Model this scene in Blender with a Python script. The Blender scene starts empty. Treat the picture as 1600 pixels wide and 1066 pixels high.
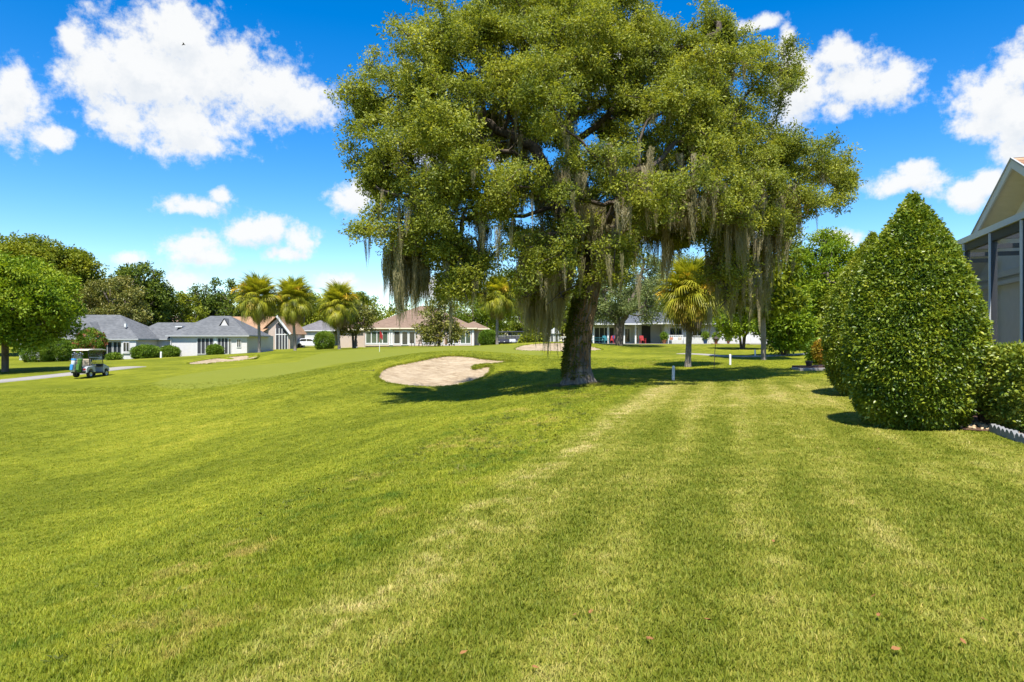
import bpy, math, random
import numpy as np
from mathutils import Vector, Matrix
from mathutils.geometry import delaunay_2d_cdt

rng = np.random.default_rng(7)
random.seed(7)
sc = bpy.context.scene
COL = sc.collection
R = math.radians

# ------------------------------------------------------------------ camera
F, CX, CY, CZ = 1066.7, 800.0, 533.0, 1.6          # photograph pixels; 24 mm on 36 mm, eye height in metres
cam_d = bpy.data.cameras.new('camera'); cam_d.lens = 24; cam_d.sensor_width = 36
cam_d.clip_start = 0.05; cam_d.clip_end = 6000
cam = bpy.data.objects.new('camera', cam_d); COL.objects.link(cam)
cam.location = (0, 0, CZ); cam.rotation_euler = (R(90), 0, 0)
sc.camera = cam

# ------------------------------------------------------------------ light
SUN = Vector((-0.07, -0.47, 0.87)).normalized()       # direction towards the sun
sun_d = bpy.data.lights.new('sun', 'SUN'); sun_d.energy = 3.7; sun_d.angle = R(0.53); sun_d.color = (1, .955, .88)
sun = bpy.data.objects.new('sun', sun_d); COL.objects.link(sun)
sun.rotation_euler = (-SUN).to_track_quat('-Z', 'Y').to_euler()
sc.view_settings.view_transform = 'Standard'; sc.view_settings.look = 'None'
sc.view_settings.gamma = 1; sc.view_settings.use_curve_mapping = False
sc.view_settings.exposure = 1.36
sc.cycles.max_bounces = 4; sc.cycles.diffuse_bounces = 2; sc.cycles.glossy_bounces = 2
sc.cycles.transmission_bounces = 3; sc.cycles.transparent_max_bounces = 6
sc.cycles.use_denoising = True

world = bpy.data.worlds.new('World'); sc.world = world; world.use_nodes = True


class NT:
    """small helper to write node trees"""
    def __init__(s, tree): s.t = tree; s.n = tree.nodes; s.l = tree.links
    def new(s, typ, **kw):
        nd = s.n.new(typ)
        for k, v in kw.items(): setattr(nd, k, v)
        return nd
    def put(s, sock, v):
        if hasattr(v, 'is_linked') or isinstance(v, bpy.types.NodeSocket): s.l.new(v, sock)
        else: sock.default_value = v
    def m(s, op, a, b=None, c=None, clamp=False):
        nd = s.new('ShaderNodeMath', operation=op, use_clamp=clamp)
        for i, v in enumerate((a, b, c)):
            if v is not None: s.put(nd.inputs[i], v)
        return nd.outputs[0]
    def vm(s, op, a, b=None, c=None):
        nd = s.new('ShaderNodeVectorMath', operation=op)
        for i, v in enumerate((a, b, c)):
            if v is not None: s.put(nd.inputs[i], v)
        return nd.outputs[1] if op in ('LENGTH', 'DISTANCE', 'DOT_PRODUCT') else nd.outputs[0]
    def ss(s, x, a, b):
        nd = s.new('ShaderNodeMapRange', interpolation_type='SMOOTHSTEP')
        s.put(nd.inputs[0], x); s.put(nd.inputs[1], a); s.put(nd.inputs[2], b)
        return nd.outputs[0]
    def mix(s, f, a, b, mode='MIX'):
        nd = s.new('ShaderNodeMix', data_type='RGBA', blend_type=mode)
        s.put(nd.inputs[0], f); s.put(nd.inputs[6], a); s.put(nd.inputs[7], b)
        return nd.outputs[2]
    def noise(s, vec, scale, detail=3, rough=.5, dist=0):
        nd = s.new('ShaderNodeTexNoise')
        if vec is not None: s.l.new(vec, nd.inputs['Vector'])
        nd.inputs['Scale'].default_value = scale; nd.inputs['Detail'].default_value = detail
        nd.inputs['Roughness'].default_value = rough; nd.inputs['Distortion'].default_value = dist
        return nd
    def ramp(s, fac, stops):
        nd = s.new('ShaderNodeValToRGB'); s.l.new(fac, nd.inputs[0])
        e = nd.color_ramp.elements
        while len(e) < len(stops): e.new(.5)
        for i, (p, c) in enumerate(stops): e[i].position = p; e[i].color = (*c, 1) if len(c) == 3 else c
        return nd.outputs[0]
    def sep(s, v):
        nd = s.new('ShaderNodeSeparateXYZ'); s.l.new(v, nd.inputs[0]); return nd.outputs
    def comb(s, x, y, z=0.):
        nd = s.new('ShaderNodeCombineXYZ')
        for i, v in enumerate((x, y, z)): s.put(nd.inputs[i], v)
        return nd.outputs[0]


def az_el(px, py):
    a = math.atan((px - CX) / F)
    return a, math.atan((CY - py) / F * math.cos(a))

CLOUDS = [(112, 62, 34, 36), (150, 112, 78, 58), (225, 118, 110, 84), (278, 50, 68, 48), (335, 120, 108, 78),
          (295, 196, 105, 52), (415, 140, 85, 58), (478, 158, 66, 38), (325, 225, 55, 26), (190, 185, 60, 40),
          (18, 172, 82, 58), (20, 128, 36, 36), (78, 212, 46, 22),
          (305, 322, 64, 19), (345, 308, 24, 18), (300, 386, 44, 34), (318, 402, 52, 20),
          (398, 360, 50, 26), (474, 380, 32, 30), (452, 398, 40, 14), (528, 440, 44, 16), (292, 440, 34, 16), (205, 404, 26, 12),
          (560, 306, 42, 26), (1340, 132, 80, 44), (1318, 84, 48, 26), (1398, 122, 48, 30), (1312, 172, 36, 20),
          (1182, 38, 40, 12), (1230, 80, 16, 40), (1548, 150, 66, 62), (1592, 105, 52, 46), (1520, 200, 46, 26), (1590, 175, 60, 45),
          (1412, 285, 72, 22), (1428, 268, 36, 18), (1512, 302, 38, 24), (1585, 240, 40, 24), (1550, 280, 36, 20),
          (1310, 372, 44, 16), (1250, 150, 50, 60), (1210, 356, 46, 24), (990, 355, 60, 26), (700, 235, 90, 30), (660, 450, 70, 16),
          (930, 80, 120, 50), (1700, 200, 80, 60), (-110, 150, 90, 50)]

def build_world():
    g = bpy.data.node_groups.new('cloud_field', 'ShaderNodeTree')
    g.interface.new_socket('Vector', in_out='INPUT', socket_type='NodeSocketVector')
    g.interface.new_socket('Field', in_out='OUTPUT', socket_type='NodeSocketFloat')
    h = NT(g); gi = h.new('NodeGroupInput'); go = h.new('NodeGroupOutput')
    p = gi.outputs[0]
    n1 = h.noise(p, 9, 6, .62).outputs[0]
    n2 = h.noise(p, 26, 5, .62).outputs[0]
    n3 = h.noise(p, 75, 4, .65).outputs[0]
    wob = h.m('ADD', h.m('MULTIPLY_ADD', n1, 1.5, -.75), h.m('MULTIPLY_ADD', n2, 1.5, -.75)); wob = h.m('ADD', wob, h.m('MULTIPLY_ADD', n3, .8, -.4))
    acc = None
    for (px, py, rx, ry) in CLOUDS:
        a, e = az_el(px, py); ra, re = rx / F * 1.12 * math.cos(a) ** 2, ry / F * 1.15 * math.cos(a)
        d = h.vm('LENGTH', h.vm('MULTIPLY_ADD', p, (1 / ra, 1 / re, 0), (-a / ra, -e / re, 0)))
        if acc is None: acc = d
        else: acc = h.new('ShaderNodeMath', operation='SMOOTH_MIN'); \
            h.l.new(prev, acc.inputs[0]); h.l.new(d, acc.inputs[1]); acc.inputs[2].default_value = .25; acc = acc.outputs[0]
        prev = acc
    f = h.m('SUBTRACT', 1.0, acc)
    # elsewhere in the sky: the same kind of scattered cumulus
    x, y, z = h.sep(p)
    out = h.m('MAXIMUM', h.ss(h.m('ABSOLUTE', x), .78, .95), h.ss(y, .56, .72))
    gen = h.m('MULTIPLY_ADD', h.noise(p, 3.1, 2, .5).outputs[0], 3.2, -1.75)
    f = h.m('MAXIMUM', f, h.m('MULTIPLY_ADD', out, 3.0, h.m('SUBTRACT', gen, 3.0)))
    h.l.new(h.m('ADD', f, wob), go.inputs[0])

    t = NT(world.node_tree); t.n.clear()
    tc = t.new('ShaderNodeTexCoord')
    sky = t.new('ShaderNodeTexSky', sky_type='NISHITA', sun_disc=False)
    sky.sun_elevation = math.asin(SUN.z); sky.sun_rotation = math.atan2(SUN.x, SUN.y)
    sky.air_density = 1.0; sky.dust_density = .0; sky.ozone_density = 2.2; sky.altitude = 0
    hs = t.new('ShaderNodeHueSaturation'); hs.inputs['Saturation'].default_value = 1.5; hs.inputs['Value'].default_value = 1.12
    hs.inputs['Hue'].default_value = .507
    t.l.new(sky.outputs[0], hs.inputs['Color'])
    d = tc.outputs['Generated']
    dx, dy, dz = t.sep(d)
    az = t.m('ARCTAN2', dx, dy); el = t.m('ARCSINE', dz)
    def field(off):
        nd = t.new('ShaderNodeGroup'); nd.node_tree = g
        t.l.new(t.comb(az, t.m('ADD', el, off) if off else el), nd.inputs[0]); return nd.outputs[0]
    f0 = field(0); f1 = field(.024)
    mask = t.m('MULTIPLY', t.ss(f0, -.05, .62), t.ss(dz, .01, .05))
    lit = t.ss(t.m('SUBTRACT', f0, f1), -.6, .4)
    core = t.ss(f0, .5, 1.5)
    shade = t.m('SUBTRACT', 1., t.m('MULTIPLY', t.m('SUBTRACT', 1., lit), t.m('MULTIPLY_ADD', core, .7, .3)))
    ccol = t.mix(shade, (3.2, 3.65, 4.2, 1), (5.2, 5.24, 5.22, 1))
    col = t.mix(t.m('MULTIPLY', mask, .97), hs.outputs[0], ccol)
    bg = t.new('ShaderNodeBackground'); bg.inputs[1].default_value = .074
    t.l.new(col, bg.inputs[0])
    o = t.new('ShaderNodeOutputWorld'); t.l.new(bg.outputs[0], o.inputs[0])
    world.cycles.sampling_method = 'MANUAL'; world.cycles.sample_map_resolution = 512
build_world()

# ------------------------------------------------------------------ terrain heights
def ray(px, py, d): return ((px - CX) / F * d, d, CZ - (py - CY) / F * d)
_cp = [(0, 0, 0), (3, 0, 0), (-2, 2, -.08), (2, 5, 0), (5, 5, .02), (0, 5, -.03), (6, 11, .04), (3, 12, 0), (9, 12, .12),
       (13, 12, .2), (9, 18, .08), (5, 20, 0), (2.4, 25.5, 0), (14, 25, .15), (8, 28, .05), (11, 34, .1), (0, 9, -.1), (0, 15, -.12),
       (-3, 3.5, -.40), (-4, 6, -.75), (-8, 8, -1.5), (-6, 12, -1.2), (-12, 18, -1.65), (-20, 20, -1.7), (-3, 12, -.6),
       (-2, 18, -.42), (-6, 25, -.8), (-15, 30, -1.25), (-28, 34, -1.2), (-12, 0, -1.5), (-25, 5, -1.6), (25, 5, .2), (25, 25, .3),
       (0, -20, 0), (-20, -20, -1.4), (20, -20, .1), (0, 140, .95), (-60, 140, .9), (60, 140, 1.2), (-100, 100, -.4), (100, 90, 1.2),
       (0, 180, 1), (-120, 180, .8), (120, 180, 1)]
_cp += [ray(*q) for q in [(140, 590, 46), (0, 595.5, 44), (210, 573, 55), (60, 572, 62), (150, 563, 85), (330, 554, 95), (420, 547, 105),
        (490, 541, 120), (650, 541, 102), (760, 541, 100), (350, 609, 38), (250, 597, 42), (450, 581, 46), (340, 568, 64), (360, 556, 71),
        (593, 549.5, 70), (500, 550, 72), (700, 548.5, 68), (745, 551, 58), (690, 555, 39), (610, 572, 36), (680, 606, 31.5), (590, 592, 32.5),
        (775, 569, 37), (690, 551, 47), (800, 606, 28), (750, 615, 26.8), (625, 622, 26.5), (1000, 562, 45), (1000, 549, 65), (1000, 538, 84),
        (1150, 538, 84), (1075, 573, 38), (1141, 570, 38), (1193, 562, 45), (1222, 556, 50), (1270, 553, 52), (1300, 546, 72),
        (870, 548, 61), (870, 535, 69), (900, 557, 52), (1110, 555, 50), (840, 556, 50)]]
_cp = np.array(_cp, float)
_c2 = 4.0 ** 2
def _phi(a, b):
    return np.sqrt(((a[:, None, :] - b[None]) ** 2).sum(-1) + _c2)
_A = _phi(_cp[:, :2], _cp[:, :2]) + np.eye(len(_cp)) * 0.02 * -1
_n = len(_cp)
_M = np.block([[_A, np.ones((_n, 1))], [np.ones((1, _n)), np.zeros((1, 1))]])
_w = np.linalg.solve(_M, np.append(_cp[:, 2], 0))
def terr0(x, y):
    x = np.atleast_1d(np.asarray(x, float)); y = np.atleast_1d(np.asarray(y, float)); sh = x.shape
    q = np.stack([np.clip(x.ravel(), -130, 130), np.clip(y.ravel(), -25, 190)], 1)
    out = np.empty(len(q))
    for i in range(0, len(q), 40000):
        s = q[i:i + 40000]; out[i:i + 40000] = _phi(s, _cp[:, :2]) @ _w[:-1] + _w[-1]
    out += .03 * np.sin(q[:, 0] * .55 + q[:, 1] * .23) * np.sin(q[:, 1] * .31 - q[:, 0] * .17) * np.clip((q[:, 1] - 6) / 10, 0, 1)
    return out.reshape(sh)

def hit(px, py, d0=2.5, d1=130):
    d = np.linspace(d0, d1, 2600); x = (px - CX) / F * d; z = CZ - (py - CY) / F * d
    b = np.nonzero(z < terr0(x, d))[0]
    i = b[0] if len(b) else -1
    return float(x[i]), float(d[i])

B1 = [(589, 592), (591, 583), (598, 577), (612, 572), (640, 566.5), (662, 562), (682, 558), (704, 556), (728, 557), (750, 560), (776, 562.5), (800, 564.5),
      (778, 568.5), (757, 569.5), (744, 572), (741, 576), (753, 573.5), (764, 572), (770, 575), (766, 583), (746, 594), (720, 601), (690, 605), (660, 605.5), (630, 603), (604, 599)]
B2 = [(293, 568), (305, 565), (330, 561), (360, 557.5), (390, 555.5), (404, 555), (400, 559), (380, 563), (345, 566), (315, 569), (300, 570)]
B3 = [(803, 546), (812, 541), (830, 538), (850, 536.5), (880, 536), (905, 538), (930, 543), (942, 546.5), (925, 548), (880, 549), (840, 548.5), (815, 548)]
def smooth_poly(pts, n=6):
    p = np.array(pts, float); out = []
    for i in range(len(p)):
        a, b, c, d = p[i - 1], p[i], p[(i + 1) % len(p)], p[(i + 2) % len(p)]
        for t in np.linspace(0, 1, n, endpoint=False):
            out.append(.5 * (2 * b + (c - a) * t + (2 * a - 5 * b + 4 * c - d) * t * t + (3 * b - a - 3 * c + d) * t ** 3))
    return np.array(out)
BUNK = [smooth_poly([hit(*q, d0=lo) for q in b]) for b, lo in ((B1, 27), (B2, 55), (B3, 52))]
for b in BUNK: b += rng.normal(0, .025, b.shape)

def poly_sd(x, y, poly):
    """signed distance, positive inside"""
    shp = x.shape; x = x.ravel(); y = y.ravel()
    best = np.full(len(x), 1e9); ins = np.zeros(len(x), bool)
    n = len(poly)
    for i in range(n):
        a = poly[i]; b = poly[(i + 1) % n]; e = b - a; l2 = e @ e + 1e-12
        t = np.clip(((x - a[0]) * e[0] + (y - a[1]) * e[1]) / l2, 0, 1)
        best = np.minimum(best, (x - a[0] - t * e[0]) ** 2 + (y - a[1] - t * e[1]) ** 2)
        c = (a[1] > y) != (b[1] > y)
        with np.errstate(divide='ignore', invalid='ignore'):
            ins ^= c & (x < (b[0] - a[0]) * (y - a[1]) / (b[1] - a[1] + 1e-15) + a[0])
    s = np.sqrt(best); return np.where(ins, s, -s).reshape(shp)

def sstep(x, a, b):
    t = np.clip((x - a) / (b - a), 0, 1); return t * t * (3 - 2 * t)
def bunker_s(x, y):
    s = np.full(np.shape(x), -99.)
    for b in BUNK:
        m = (x > b[:, 0].min() - 3) & (x < b[:, 0].max() + 3) & (y > b[:, 1].min() - 3) & (y < b[:, 1].max() + 3)
        if m.any(): s[m] = np.maximum(s[m], poly_sd(x[m], y[m], b))
    return s
def sand_z(x, y, s): return terr0(x, y) - .02 - .10 * sstep(s, 0, .3) - .16 * sstep(s, .1, 1.6)
def terr(x, y):
    """ground as built: rounded lip round each bunker, hollow under the sand"""
    x = np.atleast_1d(np.asarray(x, float)); y = np.atleast_1d(np.asarray(y, float))
    z = terr0(x, y); s = bunker_s(x, y)
    z = z + .05 * np.exp(-((s + .45) / .35) ** 2) * (s < 3)
    return np.where(s > 0, sand_z(x, y, s) - .07 * sstep(s, 0, .1), z)
def gz(x, y): return float(terr(x, y)[0])
def at(px, d): x = (px - CX) / F * d; return Vector((x, d, gz(x, d)))

# ------------------------------------------------------------------ mesh helpers
def mesh_np(name, v, f, mats=(), smooth=False, mi=None):
    me = bpy.data.meshes.new(name)
    v = np.asarray(v, np.float32)
    if isinstance(f, np.ndarray):
        k = f.shape[1]; n = len(f)
        me.vertices.add(len(v)); me.vertices.foreach_set('co', v.ravel())
        me.loops.add(n * k); me.loops.foreach_set('vertex_index', f.astype(np.int32).ravel())
        me.polygons.add(n); me.polygons.foreach_set('loop_start', np.arange(0, n * k, k, dtype=np.int32))
    else: me.from_pydata(v.tolist(), [], f)
    for m in mats: me.materials.append(m)
    if mi is not None: me.polygons.foreach_set('material_index', np.asarray(mi, np.int32))
    if smooth: me.polygons.foreach_set('use_smooth', np.ones(len(me.polygons), bool))
    me.update(); me.validate(); return me

def obj(name, me, parent=None, loc=None, rot=None):
    o = bpy.data.objects.new(name, me); COL.objects.link(o)
    if parent is not None: o.parent = parent
    if loc is not None: o.location = loc
    if rot is not None: o.rotation_euler = rot
    return o
def tag(o, label=None, cat=None, group=None, kind=None):
    if label: o['label'] = label
    if cat: o['category'] = cat
    if group: o['group'] = group
    if kind: o['kind'] = kind
    return o
def thing(name, label, cat, loc, rz=0, group=None):
    o = obj(name, None, None, loc, (0, 0, rz)); o.empty_display_size = .2
    return tag(o, label, cat, group)
def copy_tree(o, parent=None):
    c = o.copy(); COL.objects.link(c)
    if parent is not None: c.parent = parent
    for ch in list(o.children): copy_tree(ch, c)
    return c

class MB:
    def __init__(s): s.v = []; s.f = []
    def add(s, v, f):
        n = len(s.v); s.v += [tuple(q) for q in v]; s.f += [[i + n for i in q] for q in f]; return s
    def box(s, x0, x1, y0, y1, z0, z1):
        return s.add([(x0, y0, z0), (x1, y0, z0), (x1, y1, z0), (x0, y1, z0), (x0, y0, z1), (x1, y0, z1), (x1, y1, z1), (x0, y1, z1)],
                     [(0, 3, 2, 1), (4, 5, 6, 7), (0, 1, 5, 4), (1, 2, 6, 5), (2, 3, 7, 6), (3, 0, 4, 7)])
    def prism(s, poly, axis, a, b):
        """extrude a 2-D polygon; axis 0/1/2 is the extrusion axis"""
        def pt(q, t):
            return (t, q[0], q[1]) if axis == 0 else (q[0], t, q[1]) if axis == 1 else (q[0], q[1], t)
        n = len(poly)
        return s.add([pt(q, a) for q in poly] + [pt(q, b) for q in poly],
                     [list(range(n))[::-1], list(range(n, 2 * n))] + [(i, (i + 1) % n, n + (i + 1) % n, n + i) for i in range(n)])
    def tube(s, pts, r, k=8, cap=True):
        pts = np.array(pts, float); r = np.broadcast_to(np.asarray(r, float), (len(pts),))
        v, f = tube_arrays(pts, r, k)
        f = f.tolist()
        if cap: f += [list(range(k))[::-1], list(range(len(v) - k, len(v)))]
        return s.add(v, f)
    def bar(s, p0, p1, w, t):
        """square bar between two points"""
        p0, p1 = Vector(p0), Vector(p1); d = (p1 - p0).normalized()
        a = d.cross(Vector((0, 0, 1)) if abs(d.z) < .9 else Vector((0, 1, 0))).normalized(); b = d.cross(a)
        v = [p + a * (w / 2 * i) + b * (t / 2 * j) for p in (p0, p1) for i, j in ((-1, -1), (1, -1), (1, 1), (-1, 1))]
        return s.add(v, [(0, 1, 2, 3), (7, 6, 5, 4), (0, 4, 5, 1), (1, 5, 6, 2), (2, 6, 7, 3), (3, 7, 4, 0)])
    def build(s, name, mat, parent=None, smooth=False, loc=None, rot=None, bevel=0):
        me = mesh_np(name, s.v, s.f, [mat] if mat else [], smooth)
        o = obj(name, me, parent, loc, rot)
        if bevel:
            b = o.modifiers.new('bevel', 'BEVEL'); b.width = bevel; b.segments = 2; b.limit_method = 'ANGLE'
        return o

def tube_arrays(p, r, k=6, ph=0.):
    n = len(p); t = np.gradient(p, axis=0); t /= np.linalg.norm(t, axis=1)[:, None] + 1e-9
    a = np.cross(t, np.array([.13, .97, .21])); a /= np.linalg.norm(a, axis=1)[:, None] + 1e-9
    b = np.cross(t, a); th = np.linspace(0, 2 * np.pi, k, endpoint=False) + ph
    v = p[:, None] + r[:, None, None] * (np.cos(th)[None, :, None] * a[:, None] + np.sin(th)[None, :, None] * b[:, None])
    i = np.arange(n - 1)[:, None] * k; j = np.arange(k)[None]; j2 = (j + 1) % k
    f = np.stack([i + j, i + j2, i + k + j2, i + k + j], -1).reshape(-1, 4)
    return v.reshape(-1, 3), f

# ------------------------------------------------------------------ materials
def new_mat(name):
    m = bpy.data.materials.new(name); m.use_nodes = True; t = NT(m.node_tree); t.n.clear()
    b = t.new('ShaderNodeBsdfPrincipled'); o = t.new('ShaderNodeOutputMaterial'); t.l.new(b.outputs[0], o.inputs[0])
    return m, t, b, o
def mat(name, col, rough=.6, var=.12, scale=6, bump=0, metal=0, spec=.4, detail=4, stretch=(1, 1, 1)):
    m, t, b, o = new_mat(name)
    tc = t.new('ShaderNodeTexCoord'); v = t.vm('MULTIPLY', tc.outputs['Object'], stretch)
    n = t.noise(v, scale, detail, .6)
    c = t.mix(n.outputs[0], tuple(x * (1 - var * 1.6) for x in col) + (1,), tuple(min(x * (1 + var * 1.6), 1) for x in col) + (1,))
    t.l.new(c, b.inputs['Base Color']); b.inputs['Roughness'].default_value = rough
    b.inputs['Metallic'].default_value = metal; b.inputs['Specular IOR Level'].default_value = spec
    if bump:
        bp = t.new('ShaderNodeBump'); bp.inputs['Strength'].default_value = bump; bp.inputs['Distance'].default_value = .02
        n2 = t.noise(v, scale * 4, 5, .65); t.l.new(n2.outputs[0], bp.inputs['Height']); t.l.new(bp.outputs[0], b.inputs['Normal'])
    return m
def leaf_mat(name, stops, trans=.3, rough=.5, spec=.25, nscale=.35, tint=.55):
    """stops: dark .. light leaf colours, picked per sprig, per leaf and by broad patches"""
    m, t, b, o = new_mat(name)
    oi = t.new('ShaderNodeObjectInfo'); at_ = t.new('ShaderNodeAttribute', attribute_name='tint')
    ge = t.new('ShaderNodeNewGeometry')
    n = t.noise(ge.outputs['Position'], nscale, 3, .6).outputs[0]
    f = t.m('ADD', t.m('MULTIPLY', oi.outputs['Random'], .38), t.m('MULTIPLY', at_.outputs['Fac'], .3))
    f = t.m('ADD', f, t.m('MULTIPLY_ADD', n, 1.2, -.46), clamp=True)
    k = len(stops) - 1
    c = t.ramp(f, [(i / k, s) for i, s in enumerate(stops)])
    t.l.new(c, b.inputs['Base Color']); b.inputs['Roughness'].default_value = rough; b.inputs['Specular IOR Level'].default_value = spec
    tr = t.new('ShaderNodeBsdfTranslucent'); t.l.new(t.mix(1., c, (1.15, 1.1, .5, 1), 'MULTIPLY'), tr.inputs[0])
    mx = t.new('ShaderNodeMixShader'); mx.inputs[0].default_value = trans
    t.l.new(b.outputs[0], mx.inputs[1]); t.l.new(tr.outputs[0], mx.inputs[2]); t.l.new(mx.outputs[0], o.inputs[0])
    return m
def shingle_mat(name, c0, c1):
    m, t, b, o = new_mat(name)
    tc = t.new('ShaderNodeTexCoord'); v = tc.outputs['Object']; x, y, z = t.sep(v)
    row = t.m('MULTIPLY', z, 1 / .075)
    fr = t.m('FRACT', row); fl = t.m('FLOOR', row)
    u = t.m('ADD', t.m('MULTIPLY', t.m('ADD', x, y), 1 / .33), t.m('MULTIPLY', fl, .37))
    wn = t.new('ShaderNodeTexWhiteNoise', noise_dimensions='2D'); t.l.new(t.comb(t.m('FLOOR', u), fl), wn.inputs['Vector'])
    n = t.noise(v, .9, 4, .6).outputs[0]
    f = t.m('ADD', t.m('MULTIPLY', wn.outputs[0], .55), t.m('MULTIPLY_ADD', n, .9, -.2), clamp=True)
    c = t.mix(f, (*c0, 1), (*c1, 1))
    t.l.new(c, b.inputs['Base Color']); b.inputs['Roughness'].default_value = .9; b.inputs['Specular IOR Level'].default_value = .15
    bp = t.new('ShaderNodeBump'); bp.inputs['Strength'].default_value = .6; bp.inputs['Distance'].default_value = .015
    t.l.new(t.m('SUBTRACT', 1., fr), bp.inputs['Height']); t.l.new(bp.outputs[0], b.inputs['Normal'])
    return m
def glass_mat(name, col=(.02, .025, .03), rough=.06):
    m, t, b, o = new_mat(name)
    tc = t.new('ShaderNodeTexCoord'); n = t.noise(tc.outputs['Object'], 1.3, 2).outputs[0]
    t.l.new(t.mix(n, tuple(c * .5 for c in col) + (1,), tuple(c * 1.6 for c in col) + (1,)), b.inputs['Base Color'])
    b.inputs['Roughness'].default_value = rough; b.inputs['Specular IOR Level'].default_value = .6
    return m

# lawn colour as a function of the place on the ground (mowing lines run along the house on the right)
U = Vector((.305, .952)); W = Vector((.952, -.305))
def lawn_group():
    g = bpy.data.node_groups.new('lawn_colour', 'ShaderNodeTree')
    g.interface.new_socket('Position', in_out='INPUT', socket_type='NodeSocketVector')
    g.interface.new_socket('Color', in_out='OUTPUT', socket_type='NodeSocketColor')
    g.interface.new_socket('Short', in_out='OUTPUT', socket_type='NodeSocketFloat')
    t = NT(g); gi = t.new('NodeGroupInput'); go = t.new('NodeGroupOutput'); p3 = gi.outputs[0]
    x, y, z = t.sep(p3); p = t.comb(x, y, 0.)
    nA = t.noise(p, .11, 3, .55).outputs[0]; nB = t.noise(p, .55, 4, .6).outputs[0]; nC = t.noise(p, 2.6, 4, .65).outputs[0]; nD = t.noise(p, 14, 3, .7).outputs[0]
    s = t.vm('DOT_PRODUCT', p, (W.x, W.y, 0)); q = t.vm('DOT_PRODUCT', p, (U.x, U.y, 0))
    # streaky noise drawn out along the mowing direction
    st = t.noise(t.comb(t.m('MULTIPLY', s, 1.9), t.m('MULTIPLY', q, .22)), 1.0, 5, .65).outputs[0]
    st2 = t.noise(t.comb(t.m('MULTIPLY', s, 5), t.m('MULTIPLY', q, .3)), 1.0, 3, .6).outputs[0]
    sw = t.m('ADD', s, t.m('MULTIPLY_ADD', nB, .5, -.25))
    stripe = t.m('MULTIPLY_ADD', t.m('SINE', t.m('MULTIPLY', sw, 2 * math.pi / 1.05)), .5, .5)
    # house lawn (right of the crest) or golf course
    lawn = t.m('MULTIPLY', t.ss(sw, -3.0, -2.2), t.ss(y, 30, 25))
    # house lawn
    dry = t.m('ADD', t.m('MULTIPLY', stripe, .28), t.m('ADD', t.m('MULTIPLY_ADD', st, 1.3, -.66), t.m('MULTIPLY_ADD', nC, 1.2, -.6)))
    dry = t.m('ADD', dry, t.m('MULTIPLY_ADD', nB, .9, -.38))
    edge = t.m('MULTIPLY', t.ss(t.m('ABSOLUTE', t.m('ADD', s, 2.35)), .55, .02), t.ss(nC, .2, .7))
    dry = t.m('ADD', dry, t.m('MULTIPLY', edge, .6))
    far = t.m('MULTIPLY', t.ss(y, 12, 19), t.ss(y, 25, 21))
    dry = t.m('ADD', dry, t.m('MULTIPLY', far, .3))
    dry = t.m('ADD', dry, t.m('MULTIPLY_ADD', nD, 1.1, -.55), clamp=True)
    lawnc = t.ramp(dry, [(0, (.175, .195, .018)), (.36, (.285, .28, .042)), (.68, (.40, .355, .10)), (1, (.54, .445, .19))])
    # golf rough: saturated, yellowish patches, a few brown scars
    f = t.m('ADD', t.m('MULTIPLY_ADD', nA, 1.7, -.6), t.m('ADD', t.m('MULTIPLY_ADD', nB, .9, -.45), t.m('MULTIPLY_ADD', nC, 1.0, -.5)))
    f = t.m('ADD', f, t.m('MULTIPLY_ADD', st, 1.0, -.5))
    f = t.m('ADD', f, t.m('MULTIPLY_ADD', nD, .6, -.3), clamp=True)
    rough = t.ramp(f, [(0, (.175, .20, .014)), (.4, (.28, .295, .024)), (.75, (.38, .36, .038)), (1, (.48, .41, .09))])
    slope = t.m('MULTIPLY', t.ss(s, -7.5, -4.5), t.ss(s, -2.4, -3.2))
    scar = t.m('MULTIPLY', slope, t.m('MULTIPLY', t.ss(nB, .52, .63), t.ss(nC, .42, .62)))
    rough = t.mix(t.m('MULTIPLY', scar, .6), rough, (.40, .28, .10, 1))
    weed = t.m('MULTIPLY', slope, t.m('MULTIPLY', t.ss(nB, .52, .40), t.ss(nC, .52, .38)))
    rough = t.mix(t.m('MULTIPLY', weed, .6), rough, (.085, .16, .012, 1))
    # short-mown putting green and its apron
    ax, ay = hit(352, 592, 30)
    gx, gy = -8.5, 62.
    def ell(cx, cy, rx, ry, rot=0.):
        c, s_ = math.cos(rot), math.sin(rot)
        dx = t.m('SUBTRACT', x, cx); dy = t.m('SUBTRACT', y, cy)
        u = t.m('ADD', t.m('MULTIPLY', dx, c / rx), t.m('MULTIPLY', dy, s_ / rx)); w = t.m('ADD', t.m('MULTIPLY', dx, -s_ / ry), t.m('MULTIPLY', dy, c / ry))
        r = t.m('SQRT', t.m('ADD', t.m('MULTIPLY', u, u), t.m('MULTIPLY', w, w)))
        return t.m('ADD', r, t.m('MULTIPLY_ADD', nB, .08, -.04))
    ap = t.ss(ell(ax + 1.0, ay + 5.5, 4.9, 10.5, R(-12)), 1.0, .93); gr = t.ss(ell(gx, gy, 10.5, 17, R(18)), 1.0, .97)
    short = t.m('MAXIMUM', ap, gr)
    gc = t.mix(t.m('MULTIPLY_ADD', nB, .6, t.m('MULTIPLY', nD, .4)), (.205, .235, .022, 1), (.285, .295, .05, 1))
    rough = t.mix(short, rough, gc)
    c = t.mix(lawn, rough, lawnc)
    td = t.m('SQRT', t.m('ADD', t.m('POWER', t.m('SUBTRACT', x, 2.45), 2.), t.m('POWER', t.m('SUBTRACT', y, 25.6), 2.)))
    dirt = t.m('MULTIPLY', t.ss(t.m('ADD', td, t.m('MULTIPLY_ADD', nC, 1.2, -.6)), 1.5, .75), .8)
    c = t.mix(dirt, c, (.17, .12, .075, 1))
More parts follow.
